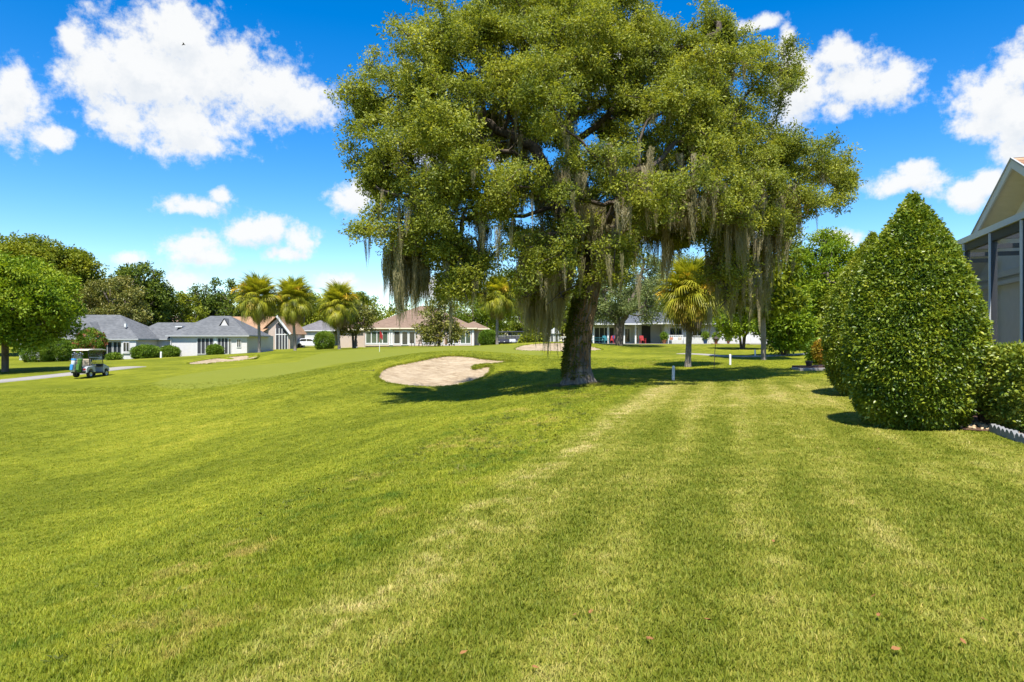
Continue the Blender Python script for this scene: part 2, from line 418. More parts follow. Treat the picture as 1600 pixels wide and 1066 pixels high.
    t.l.new(c, go.inputs[0]); t.l.new(short, go.inputs[1])
    return g
LAWN = lawn_group()
def ground_mat():
    m, t, b, o = new_mat('turf')
    ge = t.new('ShaderNodeNewGeometry'); g = t.new('ShaderNodeGroup'); g.node_tree = LAWN
    p = ge.outputs['Position']; t.l.new(p, g.inputs[0])
    n1 = t.noise(p, 40, 5, .75).outputs[0]
    n2 = t.noise(p, 7, 4, .7).outputs[0]
    c = t.mix(t.m('MULTIPLY_ADD', n1, 1.6, -.45, ), (.62, .66, .5, 1), (1.18, 1.15, 1.1, 1))
    c = t.mix(1., g.outputs[0], c, 'MULTIPLY')
    t.l.new(c, b.inputs['Base Color']); t.l.new(t.mix(1., c, (.78, .78, .78, 1), 'MULTIPLY'), b.inputs['Base Color']); b.inputs['Roughness'].default_value = .95; b.inputs['Specular IOR Level'].default_value = .08
    bp = t.new('ShaderNodeBump'); bp.inputs['Distance'].default_value = .09
    t.l.new(t.m('MULTIPLY_ADD', g.outputs[1], -.45, .6), bp.inputs['Strength'])
    t.l.new(t.m('ADD', n2, t.m('MULTIPLY', n1, .5)), bp.inputs['Height']); t.l.new(bp.outputs[0], b.inputs['Normal'])
    return m
def blade_mat():
    m, t, b, o = new_mat('grass_blades')
    ge = t.new('ShaderNodeNewGeometry'); g = t.new('ShaderNodeGroup'); g.node_tree = LAWN; t.l.new(ge.outputs['Position'], g.inputs[0])
    oi = t.new('ShaderNodeObjectInfo'); at_ = t.new('ShaderNodeAttribute', attribute_name='tint')
    f = t.m('ADD', t.m('MULTIPLY', oi.outputs['Random'], .45), t.m('MULTIPLY', at_.outputs['Fac'], .55))
    mul = t.ramp(f, [(0, (.62, .8, .45)), (.35, (.95, 1.05, .8)), (.7, (1.25, 1.2, 1.1)), (.88, (1.5, 1.35, 1.6)), (1, (1.9, 1.55, 2.4))])
    c = t.mix(1., g.outputs[0], mul, 'MULTIPLY')
    t.l.new(c, b.inputs['Base Color']); b.inputs['Roughness'].default_value = .55; b.inputs['Specular IOR Level'].default_value = .2
    tr = t.new('ShaderNodeBsdfTranslucent'); t.l.new(c, tr.inputs[0])
    mx = t.new('ShaderNodeMixShader'); mx.inputs[0].default_value = .35
    t.l.new(b.outputs[0], mx.inputs[1]); t.l.new(tr.outputs[0], mx.inputs[2]); t.l.new(mx.outputs[0], o.inputs[0])
    return m
def sand_mat():
    m, t, b, o = new_mat('bunker_sand')
    tc = t.new('ShaderNodeTexCoord'); v = tc.outputs['Object']
    n = t.noise(v, .8, 4, .6).outputs[0]; n2 = t.noise(v, 7, 4, .7).outputs[0]; n3 = t.noise(t.vm('MULTIPLY', v, (1, 3.5, 1)), 1.6, 4, .7, .6).outputs[0]
    f = t.m('ADD', t.m('MULTIPLY_ADD', n, .7, -.1), t.m('ADD', t.m('MULTIPLY_ADD', n2, .4, -.2), t.m('MULTIPLY_ADD', n3, 1.5, -.7)), clamp=True)
    t.l.new(t.ramp(f, [(0, (.23, .17, .105)), (.45, (.37, .295, .20)), (1, (.46, .385, .285))]), b.inputs['Base Color'])
    b.inputs['Roughness'].default_value = 1; b.inputs['Specular IOR Level'].default_value = .05
    bp = t.new('ShaderNodeBump'); bp.inputs['Strength'].default_value = .8; bp.inputs['Distance'].default_value = .08
    t.l.new(t.m('ADD', n3, t.m('MULTIPLY', n2, .6)), bp.inputs['Height']); t.l.new(bp.outputs[0], b.inputs['Normal'])
    return m
def bark_mat(name, c0, c1, sc_=5., stretch=(1, 1, .25), bump=.9):
    m, t, b, o = new_mat(name)
    tc = t.new('ShaderNodeTexCoord'); v = t.vm('MULTIPLY', tc.outputs['Object'], stretch)
    n = t.noise(v, sc_, 6, .7, .4).outputs[0]; n2 = t.noise(tc.outputs['Object'], 1.1, 3, .6).outputs[0]
    f = t.m('ADD', n, t.m('MULTIPLY_ADD', n2, .6, -.3), clamp=True)
    t.l.new(t.ramp(f, [(.25, c0), (.75, c1)]), b.inputs['Base Color']); b.inputs['Roughness'].default_value = .95; b.inputs['Specular IOR Level'].default_value = .1
    bp = t.new('ShaderNodeBump'); bp.inputs['Strength'].default_value = bump; bp.inputs['Distance'].default_value = .06
    t.l.new(n, bp.inputs['Height']); t.l.new(bp.outputs[0], b.inputs['Normal'])
    return m

M = {}
M['turf'] = ground_mat(); M['blade'] = blade_mat(); M['sand'] = sand_mat()
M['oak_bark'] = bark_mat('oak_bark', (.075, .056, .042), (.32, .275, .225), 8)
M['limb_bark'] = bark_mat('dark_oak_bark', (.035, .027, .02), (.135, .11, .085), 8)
M['bark'] = bark_mat('grey_brown_bark', (.06, .045, .035), (.20, .165, .13))
M['pale_bark'] = bark_mat('pale_bark', (.14, .115, .09), (.30, .26, .22))
M['palm_bark'] = bark_mat('palm_bark', (.13, .11, .095), (.34, .30, .265), 9, (1, 1, 1.6))
M['vine'] = bark_mat('dry_vine', (.14, .08, .04), (.38, .25, .14), 9)
M['oak_leaf'] = leaf_mat('oak_leaves', [(.062, .095, .018), (.18, .22, .03), (.33, .355, .045), (.48, .46, .06)], .42, .48, .28, .5)
M['moss'] = leaf_mat('spanish_moss', [(.16, .16, .07), (.28, .255, .13), (.41, .355, .215), (.52, .44, .29)], .35, .9, .05, .6)
M['fern'] = leaf_mat('trunk_fern', [(.05, .07, .01), (.12, .14, .02), (.18, .17, .03)], .3, .6, .2, 2)
M['cone_leaf'] = leaf_mat('shrub_leaves', [(.028, .06, .008), (.10, .16, .013), (.25, .30, .022), (.52, .50, .065)], .3, .36, .42, 2.2)
M['hedge_leaf'] = leaf_mat('hedge_leaves', [(.05, .09, .012), (.13, .19, .02), (.27, .31, .03), (.42, .40, .07)], .28, .4, .35, 1.3)
M['dark_leaf'] = leaf_mat('dark_evergreen_leaves', [(.03, .058, .01), (.075, .12, .014), (.15, .195, .02), (.23, .26, .026)], .25, .5, .2, .18)
M['mid_leaf'] = leaf_mat('mid_green_leaves', [(.05, .082, .008), (.13, .172, .01), (.24, .265, .016), (.345, .335, .024)], .32, .5, .2, .2)
M['light_leaf'] = leaf_mat('light_green_leaves', [(.062, .122, .009), (.15, .235, .013), (.265, .335, .02), (.37, .41, .03)], .35, .5, .2, .25)
M['magnolia_leaf'] = leaf_mat('magnolia_leaves', [(.05, .068, .014), (.14, .155, .025), (.24, .225, .045), (.32, .27, .08)], .2, .4, .3, .5)
M['grey_leaf'] = leaf_mat('grey_green_leaves', [(.05, .072, .022), (.12, .155, .05), (.21, .25, .085), (.29, .32, .12)], .25, .6, .15, .4)
M['ball_leaf'] = leaf_mat('clipped_bush_leaves', [(.04, .09, .01), (.10, .18, .014), (.17, .255, .02), (.23, .29, .03)], .28, .5, .2, .6)
M['myrtle_flower'] = leaf_mat('red_blossom', [(.22, .05, .03), (.34, .09, .06), (.30, .17, .08)], .3, .7, .1, 1)
M['red_leaf'] = leaf_mat('red_yellow_foliage', [(.12, .12, .01), (.35, .26, .02), (.40, .08, .03)], .3, .5, .2, 3)
M['frond'] = leaf_mat('palm_frond', [(.10, .14, .014), (.24, .265, .022), (.41, .39, .03), (.60, .49, .05)], .42, .45, .3, .7)
M['frond_dead'] = leaf_mat('dead_palm_frond', [(.14, .10, .06), (.25, .19, .12), (.36, .28, .19)], .2, .8, .1, .8)
M['frond_old'] = leaf_mat('yellowing_palm_frond', [(.20, .17, .02), (.36, .27, .03), (.45, .32, .05)], .3, .5, .2, .8)
M['palm_flower'] = leaf_mat('palm_flower_spray', [(.40, .26, .03), (.55, .38, .05), (.62, .46, .10)], .3, .8, .1, 1)
M['white'] = mat('white_paint', (.62, .62, .60), .5, .03, 3)
M['stucco_white'] = mat('white_stucco', (.52, .52, .51), .9, .06, 2.5, .4)
M['stucco_grey'] = mat('grey_white_stucco', (.55, .53, .52), .9, .06, 2.5, .4)
M['stucco_tan'] = mat('pink_tan_stucco', (.46, .37, .31), .9, .06, 2.5, .4)
M['stucco_cream'] = mat('cream_stucco', (.74, .71, .66), .95, .07, 5, .6)
M['trim_grey'] = mat('grey_trim', (.36, .37, .37), .6, .04, 3)
M['shingle_grey'] = shingle_mat('grey_shingles', (.078, .082, .086), (.155, .16, .164))
M['shingle_dark'] = shingle_mat('dark_grey_shingles', (.10, .095, .10), (.19, .18, .185))
M['shingle_tan'] = shingle_mat('tan_shingles', (.15, .10, .07), (.235, .165, .118))
M['shingle_orange'] = shingle_mat('orange_tan_shingles', (.24, .14, .08), (.38, .24, .14))
M['shingle_blue'] = shingle_mat('blue_grey_shingles', (.06, .066, .078), (.13, .14, .155))
M['glass'] = glass_mat('window_glass'); M['glass_green'] = glass_mat('green_tinted_glass', (.06, .085, .06), .1)
M['screen_dark'] = mat('dark_screen', (.035, .037, .042), .7, .1, 4)
M['bronze'] = mat('charcoal_aluminium', (.055, .058, .066), .45, .06, 6)
M['alu_white'] = mat('white_aluminium', (.62, .63, .63), .45, .04, 6)
M['soffit'] = mat('cream_soffit', (.74, .67, .49), .7, .04, 4)
M['concrete'] = mat('path_concrete', (.27, .25, .225), .95, .1, 1.5, .3)
M['black'] = mat('black_plastic', (.02, .02, .022), .5, .1, 5)
M['rubber'] = mat('tyre_rubber', (.022, .022, .022), .85, .1, 8)
M['silver'] = mat('silver_rim', (.45, .45, .46), .35, .05, 8, 0, .7)
M['cart_paint'] = mat('pale_grey_paint', (.36, .38, .41), .3, .04, 5, 0, 0, .5)
M['cart_roof'] = mat('ivory_roof', (.60, .56, .47), .4, .03, 4)
M['navy'] = mat('navy_plastic', (.012, .014, .028), .6, .08, 4)
M['seat'] = mat('tan_vinyl', (.45, .38, .28), .6, .05, 6)
M['bag_green'] = mat('green_golf_bag', (.05, .13, .015), .7, .1, 8)
M['bag_blue'] = mat('blue_golf_bag', (.03, .20, .45), .6, .1, 8)
M['bag_white'] = mat('white_golf_bag', (.55, .57, .60), .6, .06, 8)
M['red'] = mat('red_paint', (.33, .025, .025), .5, .06, 6)
M['teal'] = mat('teal_paint', (.03, .17, .20), .5, .06, 6)
M['blue_pot'] = mat('blue_glaze', (.02, .08, .22), .25, .1, 6)
M['terracotta'] = mat('terracotta', (.40, .16, .08), .8, .08, 6)
M['wood'] = mat('brown_wood', (.20, .11, .06), .7, .15, 8)
M['rust'] = mat('dark_iron', (.05, .04, .035), .6, .15, 10)
M['stone_edge'] = mat('grey_concrete_edging', (.19, .19, .185), .95, .12, 9, .5)
M['rock'] = mat('tan_river_rock', (.55, .40, .24), .85, .25, 5, .3)
M['mulch'] = mat('red_brown_mulch', (.11, .055, .035), 1., .4, 30, .9)
M['grill'] = mat('black_grill_cover', (.03, .03, .033), .7, .1, 6)
M['post_white'] = mat('white_stake', (.72, .73, .72), .6, .06, 12)
M['car_white'] = mat('white_car_paint', (.70, .71, .73), .25, .02, 3, 0, 0, .6)
M['twig'] = bark_mat('twigs', (.09, .065, .045), (.22, .17, .12))
M['dry_leaf'] = mat('dry_leaf', (.24, .105, .03), .8, .25, 30)

# screen mesh of the enclosure: woven fibre that lets part of the light through
def screen_mat():
    m, t, b, o = new_mat('insect_screen')
    tc = t.new('ShaderNodeTexCoord'); n = t.noise(tc.outputs['Object'], 2, 2).outputs[0]
    t.l.new(t.mix(n, (.12, .122, .13, 1), (.17, .173, .18, 1)), b.inputs['Base Color']); b.inputs['Roughness'].default_value = .8
    tr = t.new('ShaderNodeBsdfTransparent'); mx = t.new('ShaderNodeMixShader'); mx.inputs[0].default_value = .38
    t.l.new(tr.outputs[0], mx.inputs[1]); t.l.new(b.outputs[0], mx.inputs[2]); t.l.new(mx.outputs[0], o.inputs[0])
    return m
M['screen'] = screen_mat()

# ------------------------------------------------------------------ the ground
def lines(a, b, fine, ext, ratio=1.13):
    c = list(np.arange(a, b + 1e-6, fine))
    lo, hi = [], []
    st, v = fine, a
    while v > ext[0]: st *= ratio; v -= st; lo.append(v)
    st, v = fine, b
    while v < ext[1]: st *= ratio; v += st; hi.append(v)
    return np.array(lo[::-1] + c + hi)
def ground():
    xs = np.unique(np.round(np.concatenate([lines(-11, 13, .3, (-1500, 1500), 1.09), np.arange(-8.2, .4, .11)]), 3))
    ys = np.unique(np.round(np.concatenate([lines(-2, 46, .3, (-300, 3000), 1.05), np.arange(31, 41, .12), np.arange(46, 75, .4)]), 3))
    X, Y = np.meshgrid(xs, ys); Z = terr(X, Y)
    v = np.stack([X, Y, Z], -1).reshape(-1, 3); nx = len(xs)
    i = (np.arange(len(ys) - 1)[:, None] * nx + np.arange(nx - 1)[None]).ravel()
    f = np.stack([i, i + 1, i + nx + 1, i + nx], 1)
    o = obj('ground', mesh_np('ground', v, f, [M['turf']], True)); tag(o, kind='structure')
ground()

def sheet(name, poly, zf, step, m, inset=0):
    """a fine sheet filling an outline"""
    poly = np.array(poly); x0, y0 = poly.min(0); x1, y1 = poly.max(0)
    gx, gy = np.meshgrid(np.arange(x0, x1, step), np.arange(y0, y1, step)); gx = gx.ravel() + rng.uniform(-.2, .2, gx.size) * step; gy = gy.ravel()
    s = poly_sd(gx, gy, poly); k = s > step * .45
    pts = [Vector(q) for q in poly] + [Vector(q) for q in np.stack([gx[k], gy[k]], 1)]
    n = len(poly)
    r = delaunay_2d_cdt(pts, [], [list(range(n))], 1, 1e-5)
    vv = np.array([tuple(q) for q in r[0]]); z = zf(vv[:, 0], vv[:, 1])
    o = obj(name, mesh_np(name, np.column_stack([vv, z]), [list(q) for q in r[2]], [m], True))
    return o
for b in BUNK:
    def zf(x, y, b=b): return sand_z(x, y, np.maximum(poly_sd(x, y, b), 0)) + (.028 * np.sin(x * 3.1 + 1.7 * np.sin(y * 1.3)) * np.sin(y * 2.3 + x) + .018 * np.sin(x * 7 + y * 3) * np.sin(y * 6.1 - x * 2)) * sstep(poly_sd(x, y, b), 0, .4)
    tag(sheet('sand_bunker', b, zf, .16 if b is BUNK[0] else .4, M['sand']), kind='structure')

def path(name, pts, w):
    """concrete cart path: raised slab following the ground"""
    p = smooth_poly(pts, 12)[:-36 + 0] if False else None
    q = np.array(pts, float); t = np.linspace(0, len(q) - 1, len(q) * 14)
    c = np.stack([np.interp(t, np.arange(len(q)), q[:, k]) for k in (0, 1)], 1)
    for _ in range(6): c[1:-1] = (c[:-2] + c[1:-1] * 2 + c[2:]) / 4
    d = np.gradient(c, axis=0); d /= np.linalg.norm(d, axis=1)[:, None]; nn = np.stack([-d[:, 1], d[:, 0]], 1)
    rows = []
    for off, dz in ((-w / 2 - .02, -.12), (-w / 2, .035), (-w / 6, .05), (w / 6, .05), (w / 2, .035), (w / 2 + .02, -.12)):
        e = c + nn * off; rows.append(np.column_stack([e, terr(e[:, 0], e[:, 1]) + dz]))
    v = np.stack(rows, 1).reshape(-1, 3); k = 6; n = len(c)
    i = (np.arange(n - 1)[:, None] * k + np.arange(k - 1)[None]).ravel()
    o = obj(name, mesh_np(name, v, np.stack([i, i + k, i + k + 1, i + 1], 1), [M['concrete']])); tag(o, kind='structure'); return c
PATHS = [path('cart_path', [hit(-420, 640, 20), hit(-150, 612, 25), hit(0, 596, 30), hit(70, 589, 35), hit(130, 582.5, 35), hit(175, 577, 35), hit(208, 573.5, 35)], 2.2),
         path('cart_path', [hit(1066, 553, 40), hit(1085, 553.5, 40), hit(1130, 557, 40), hit(1165, 557.5, 40), hit(1215, 556, 40), hit(1270, 552.5, 40), hit(1400, 550, 40), hit(1600, 548, 40)], 1.0)]

# ------------------------------------------------------------------ leaf sprigs and scattering
def with_tint(me, t):
    a = me.attributes.new('tint', 'FLOAT', 'FACE'); a.data.foreach_set('value', np.asarray(t, np.float32)); return me
def sprig(name, n, size, rad, m, width=.5, flat=.6, cup=.25):
    """a twig end: n pointed leaves folded along the midrib"""
    V, Fq, T = [], [], []
    for i in range(n):
        c = rng.normal(0, 1, 3); c /= np.linalg.norm(c); c = c * rad * rng.uniform(.25, 1) * np.array([1, 1, flat])
        d = c / (np.linalg.norm(c) + 1e-6) + rng.normal(0, .55, 3); d /= np.linalg.norm(d)
        up = np.array([0, 0, 1.]) + rng.normal(0, .5, 3); s = np.cross(d, up); s /= np.linalg.norm(s); u = np.cross(s, d)
        L = size * rng.uniform(.7, 1.25); w = L * width / 2; k = len(V)
        V += [c, c + d * L * .5 + s * w + u * cup * w, c + d * L - u * .1 * L, c + d * L * .5 - s * w + u * cup * w]
        Fq += [(k, k + 1, k + 2), (k, k + 2, k + 3)]; q = rng.uniform(); T += [q, q]
    return bpy.data.objects.new(name, with_tint(mesh_np(name, V, np.array(Fq), [m]), T))
def moss_tuft(name, m, n=44, L=1., rad=.11):
    V, Fq, T = [], [], []
    for i in range(n):
        a = rng.uniform(0, 6.28); r0 = rad * math.sqrt(rng.uniform()); p = np.array([math.cos(a) * r0, math.sin(a) * r0, rng.uniform(-.25, .05)])
        l = L * rng.uniform(.15, 1.) ** 1.3; seg = 7; w = rng.uniform(.004, .011); a2 = rng.uniform(0, 3.14); sd = np.array([math.cos(a2), math.sin(a2), 0]); q = rng.uniform()
        k = len(V)
        for j in range(seg + 1):
            t = j / seg; pp = p + np.array([0, 0, -l * t]) + np.array([-p[0], -p[1], 0]) * t * .75 + rng.normal(0, .02, 3) * [1, 1, .4] * (j > 0)
            ww = w * (1 - .75 * t) * rng.uniform(.6, 1.4)
            V += [pp - sd * ww, pp + sd * ww]
            if j: Fq += [(k + 2 * j - 2, k + 2 * j - 1, k + 2 * j + 1, k + 2 * j)]; T += [q]
    return bpy.data.objects.new(name, with_tint(mesh_np(name, V, np.array(Fq), [m]), T))
def grass_tuft(name, m, n=18, h=.037, rad=.05, w=.0027):
    V, Fq, T = [], [], []
    for i in range(n):
        a = rng.uniform(0, 6.28); r0 = rad * math.sqrt(rng.uniform()); p = np.array([math.cos(a) * r0, math.sin(a) * r0, -.01])
        a2 = rng.uniform(0, 6.28); ln = np.array([math.cos(a2), math.sin(a2), 0]) * rng.uniform(.2, 1.1); sd = np.array([-math.sin(a2), math.cos(a2), 0])
        H = h * rng.uniform(.55, 1.3); ww = w * rng.uniform(.7, 1.3); k = len(V); q = rng.uniform()
        mid = p + np.array([0, 0, H * .6]) + ln * H * .35; tip = p + np.array([0, 0, H * .95]) + ln * H * .95
        V += [p - sd * ww, p + sd * ww, mid + sd * ww * .8, mid - sd * ww * .8, tip]
        Fq += [(k, k + 1, k + 2), (k, k + 2, k + 3), (k + 3, k + 2, k + 4)]; T += [q] * 3
    return bpy.data.objects.new(name, with_tint(mesh_np(name, V, np.array(Fq), [m]), T))

_groups = {}
def inst_group(key, variants):
    if key in _groups: return _groups[key]
    ng = bpy.data.node_groups.new('scatter_' + key, 'GeometryNodeTree')
    ng.interface.new_socket('Geometry', in_out='INPUT', socket_type='NodeSocketGeometry')
    ng.interface.new_socket('Geometry', in_out='OUTPUT', socket_type='NodeSocketGeometry')
    n = ng.nodes; l = ng.links; gi = n.new('NodeGroupInput'); go = n.new('NodeGroupOutput')
    j = n.new('GeometryNodeJoinGeometry')
    for v in variants:
        oi = n.new('GeometryNodeObjectInfo'); oi.inputs['Object'].default_value = v; oi.inputs['As Instance'].default_value = True
        l.new(oi.outputs['Geometry'], j.inputs[0])
    ip = n.new('GeometryNodeInstanceOnPoints'); ip.inputs['Pick Instance'].default_value = True
    def attr(nm, ty):
        a = n.new('GeometryNodeInputNamedAttribute'); a.data_type = ty; a.inputs['Name'].default_value = nm; return a.outputs[0]
    l.new(gi.outputs[0], ip.inputs['Points']); l.new(j.outputs[0], ip.inputs['Instance'])
    l.new(attr('idx', 'INT'), ip.inputs['Instance Index']); l.new(attr('rot', 'FLOAT_VECTOR'), ip.inputs['Rotation']); l.new(attr('scl', 'FLOAT_VECTOR'), ip.inputs['Scale'])
    l.new(ip.outputs[0], go.inputs[0])
    _groups[key] = ng; return ng
def scatter(name, pts, rot, scl, key, variants, parent=None):
    pts = np.asarray(pts, np.float32); n = len(pts)
    me = bpy.data.meshes.new(name); me.vertices.add(n); me.vertices.foreach_set('co', pts.ravel())
    scl = np.asarray(scl, np.float32)
    if scl.ndim == 1: scl = np.repeat(scl[:, None], 3, 1)
    for nm, ty, dat, f in (('rot', 'FLOAT_VECTOR', np.asarray(rot, np.float32).ravel(), 'vector'), ('scl', 'FLOAT_VECTOR', scl.ravel(), 'vector'),
                           ('idx', 'INT', rng.integers(0, len(variants), n).astype(np.int32), 'value')):
        a = me.attributes.new(nm, ty, 'POINT'); a.data.foreach_set(f, dat)
    me.materials.append(variants[0].data.materials[0])
    o = obj(name, me, parent); md = o.modifiers.new('scatter', 'NODES'); md.node_group = inst_group(key, variants)
    o['kind'] = 'stuff'; return o
def rand_rot(n, tilt=1.2):
    return np.column_stack([rng.normal(0, tilt * .6, n), rng.normal(0, tilt * .6, n), rng.uniform(0, 6.283, n)])

SPR = {}
def sprigs(key, m, n, size, rad, width=.5, k=4, flat=.6):
    SPR[key] = [sprig('sprig_' + key, n, size, rad, M[m], width, flat) for _ in range(k)]; return SPR[key]
sprigs('oak', 'oak_leaf', 17, .105, .22, .46, 6)
sprigs('cone', 'cone_leaf', 12, .056, .075, .55, 6, .8); sprigs('hedge', 'hedge_leaf', 12, .06, .09, .55, 4, .8)
sprigs('dark', 'dark_leaf', 13, .34, .52, .55); sprigs('mid', 'mid_leaf', 13, .33, .52, .55); sprigs('light', 'light_leaf', 13, .27, .42, .5)
sprigs('magnolia', 'magnolia_leaf', 12, .30, .42, .45); sprigs('grey', 'grey_leaf', 14, .22, .42, .4); sprigs('ball', 'ball_leaf', 14, .13, .2, .55)
sprigs('flower', 'myrtle_flower', 12, .13, .2, .7); sprigs('redleaf', 'red_leaf', 10, .12, .12, .4); sprigs('fern', 'fern', 10, .11, .10, .4)
SPR['moss'] = [moss_tuft('moss_tuft', M['moss']) for _ in range(6)]
SPR['grass'] = [grass_tuft('grass_tuft', M['blade']) for _ in range(6)]

# ------------------------------------------------------------------ trees
def colonize(nodes, par, att, step, kill, maxit=120, tropism=(0, 0, .05), infl=99):
    nodes = [np.array(q, float) for q in nodes]; par = list(par); att = np.array(att, float)
    N = np.array(nodes); d = np.linalg.norm(att[:, None] - N[None], axis=2); near = d.argmin(1); dist = d.min(1)
    trop = np.array(tropism)
    for it in range(maxit):
        if not len(att): break
        ok = dist < infl
        acc = {}
        dirs = att - np.array(nodes)[near]; dirs /= np.linalg.norm(dirs, axis=1)[:, None] + 1e-9
        uq, inv = np.unique(near[ok], return_inverse=True); sm = np.zeros((len(uq), 3)); np.add.at(sm, inv, dirs[ok]); acc = dict(zip(uq.tolist(), sm))
        new = []
        for k, v in acc.items():
            v = v / (np.linalg.norm(v) + 1e-9) + trop + rng.normal(0, .13, 3); v /= np.linalg.norm(v)
            new.append((k, nodes[k] + v * step))
        if not new: break
        base = len(nodes)
        for k, q in new: nodes.append(q); par.append(k)
        P_ = np.array([q for _, q in new]); d = np.linalg.norm(att[:, None] - P_[None], axis=2)
        m = d.min(1); a = d.argmin(1); b = m < dist; near[b] = a[b] + base; dist[b] = m[b]
        keep = dist > kill; att = att[keep]; near = near[keep]; dist = dist[keep]
    return np.array(nodes), np.array(par)
def pipe_radii(par, r_tip, ex, n_fixed=0):
    r = np.zeros(len(par)); ch = [[] for _ in par]
    for i, p in enumerate(par):
        if p >= 0: ch[p].append(i)
    for i in range(len(par) - 1, -1, -1):
        r[i] = r_tip if not ch[i] else sum(r[c] ** ex for c in ch[i]) ** (1 / ex)
    return r, ch
def tree_tubes(nodes, par, r, ch, kbig=9, ksmall=4, rmin=0):
    V, Fq = [], []; n = 0; roots = [(i, -1) for i, p in enumerate(par) if p < 0]; stack = list(roots)
    while stack:
        i, pi = stack.pop(); chain = ([pi] if pi >= 0 else []) + [i]
        while ch[i]:
            c = sorted(ch[i], key=lambda q: -r[q])
            for o_ in c[1:]: stack.append((o_, i))
            i = c[0]; chain.append(i)
        if len(chain) < 2 or r[chain[1]] < rmin: continue
        rr = r[chain].copy()
        if pi >= 0: rr[0] = min(rr[0], rr[1] * 1.15)
        v, f = tube_arrays(nodes[chain], rr, kbig if rr.max() > .08 else ksmall)
        V.append(v); Fq.append(f + n); n += len(v)
    return np.concatenate(V), np.concatenate(Fq)

def clump_leaves(C, rad, per, flat=.7, up=.35):
    """points over the outer, upper side of leaf clumps"""
    out = []
    for c, r in zip(C, rad):
        n = int(per * r * r) + 3
        d = rng.normal(0, 1, (n, 3)); d[:, 2] += up; d /= np.linalg.norm(d, axis=1)[:, None]
        out.append(c + d * (r * rng.uniform(.45, 1.06, n) ** .8)[:, None] * np.array([1, 1, flat]))
    return np.concatenate(out)

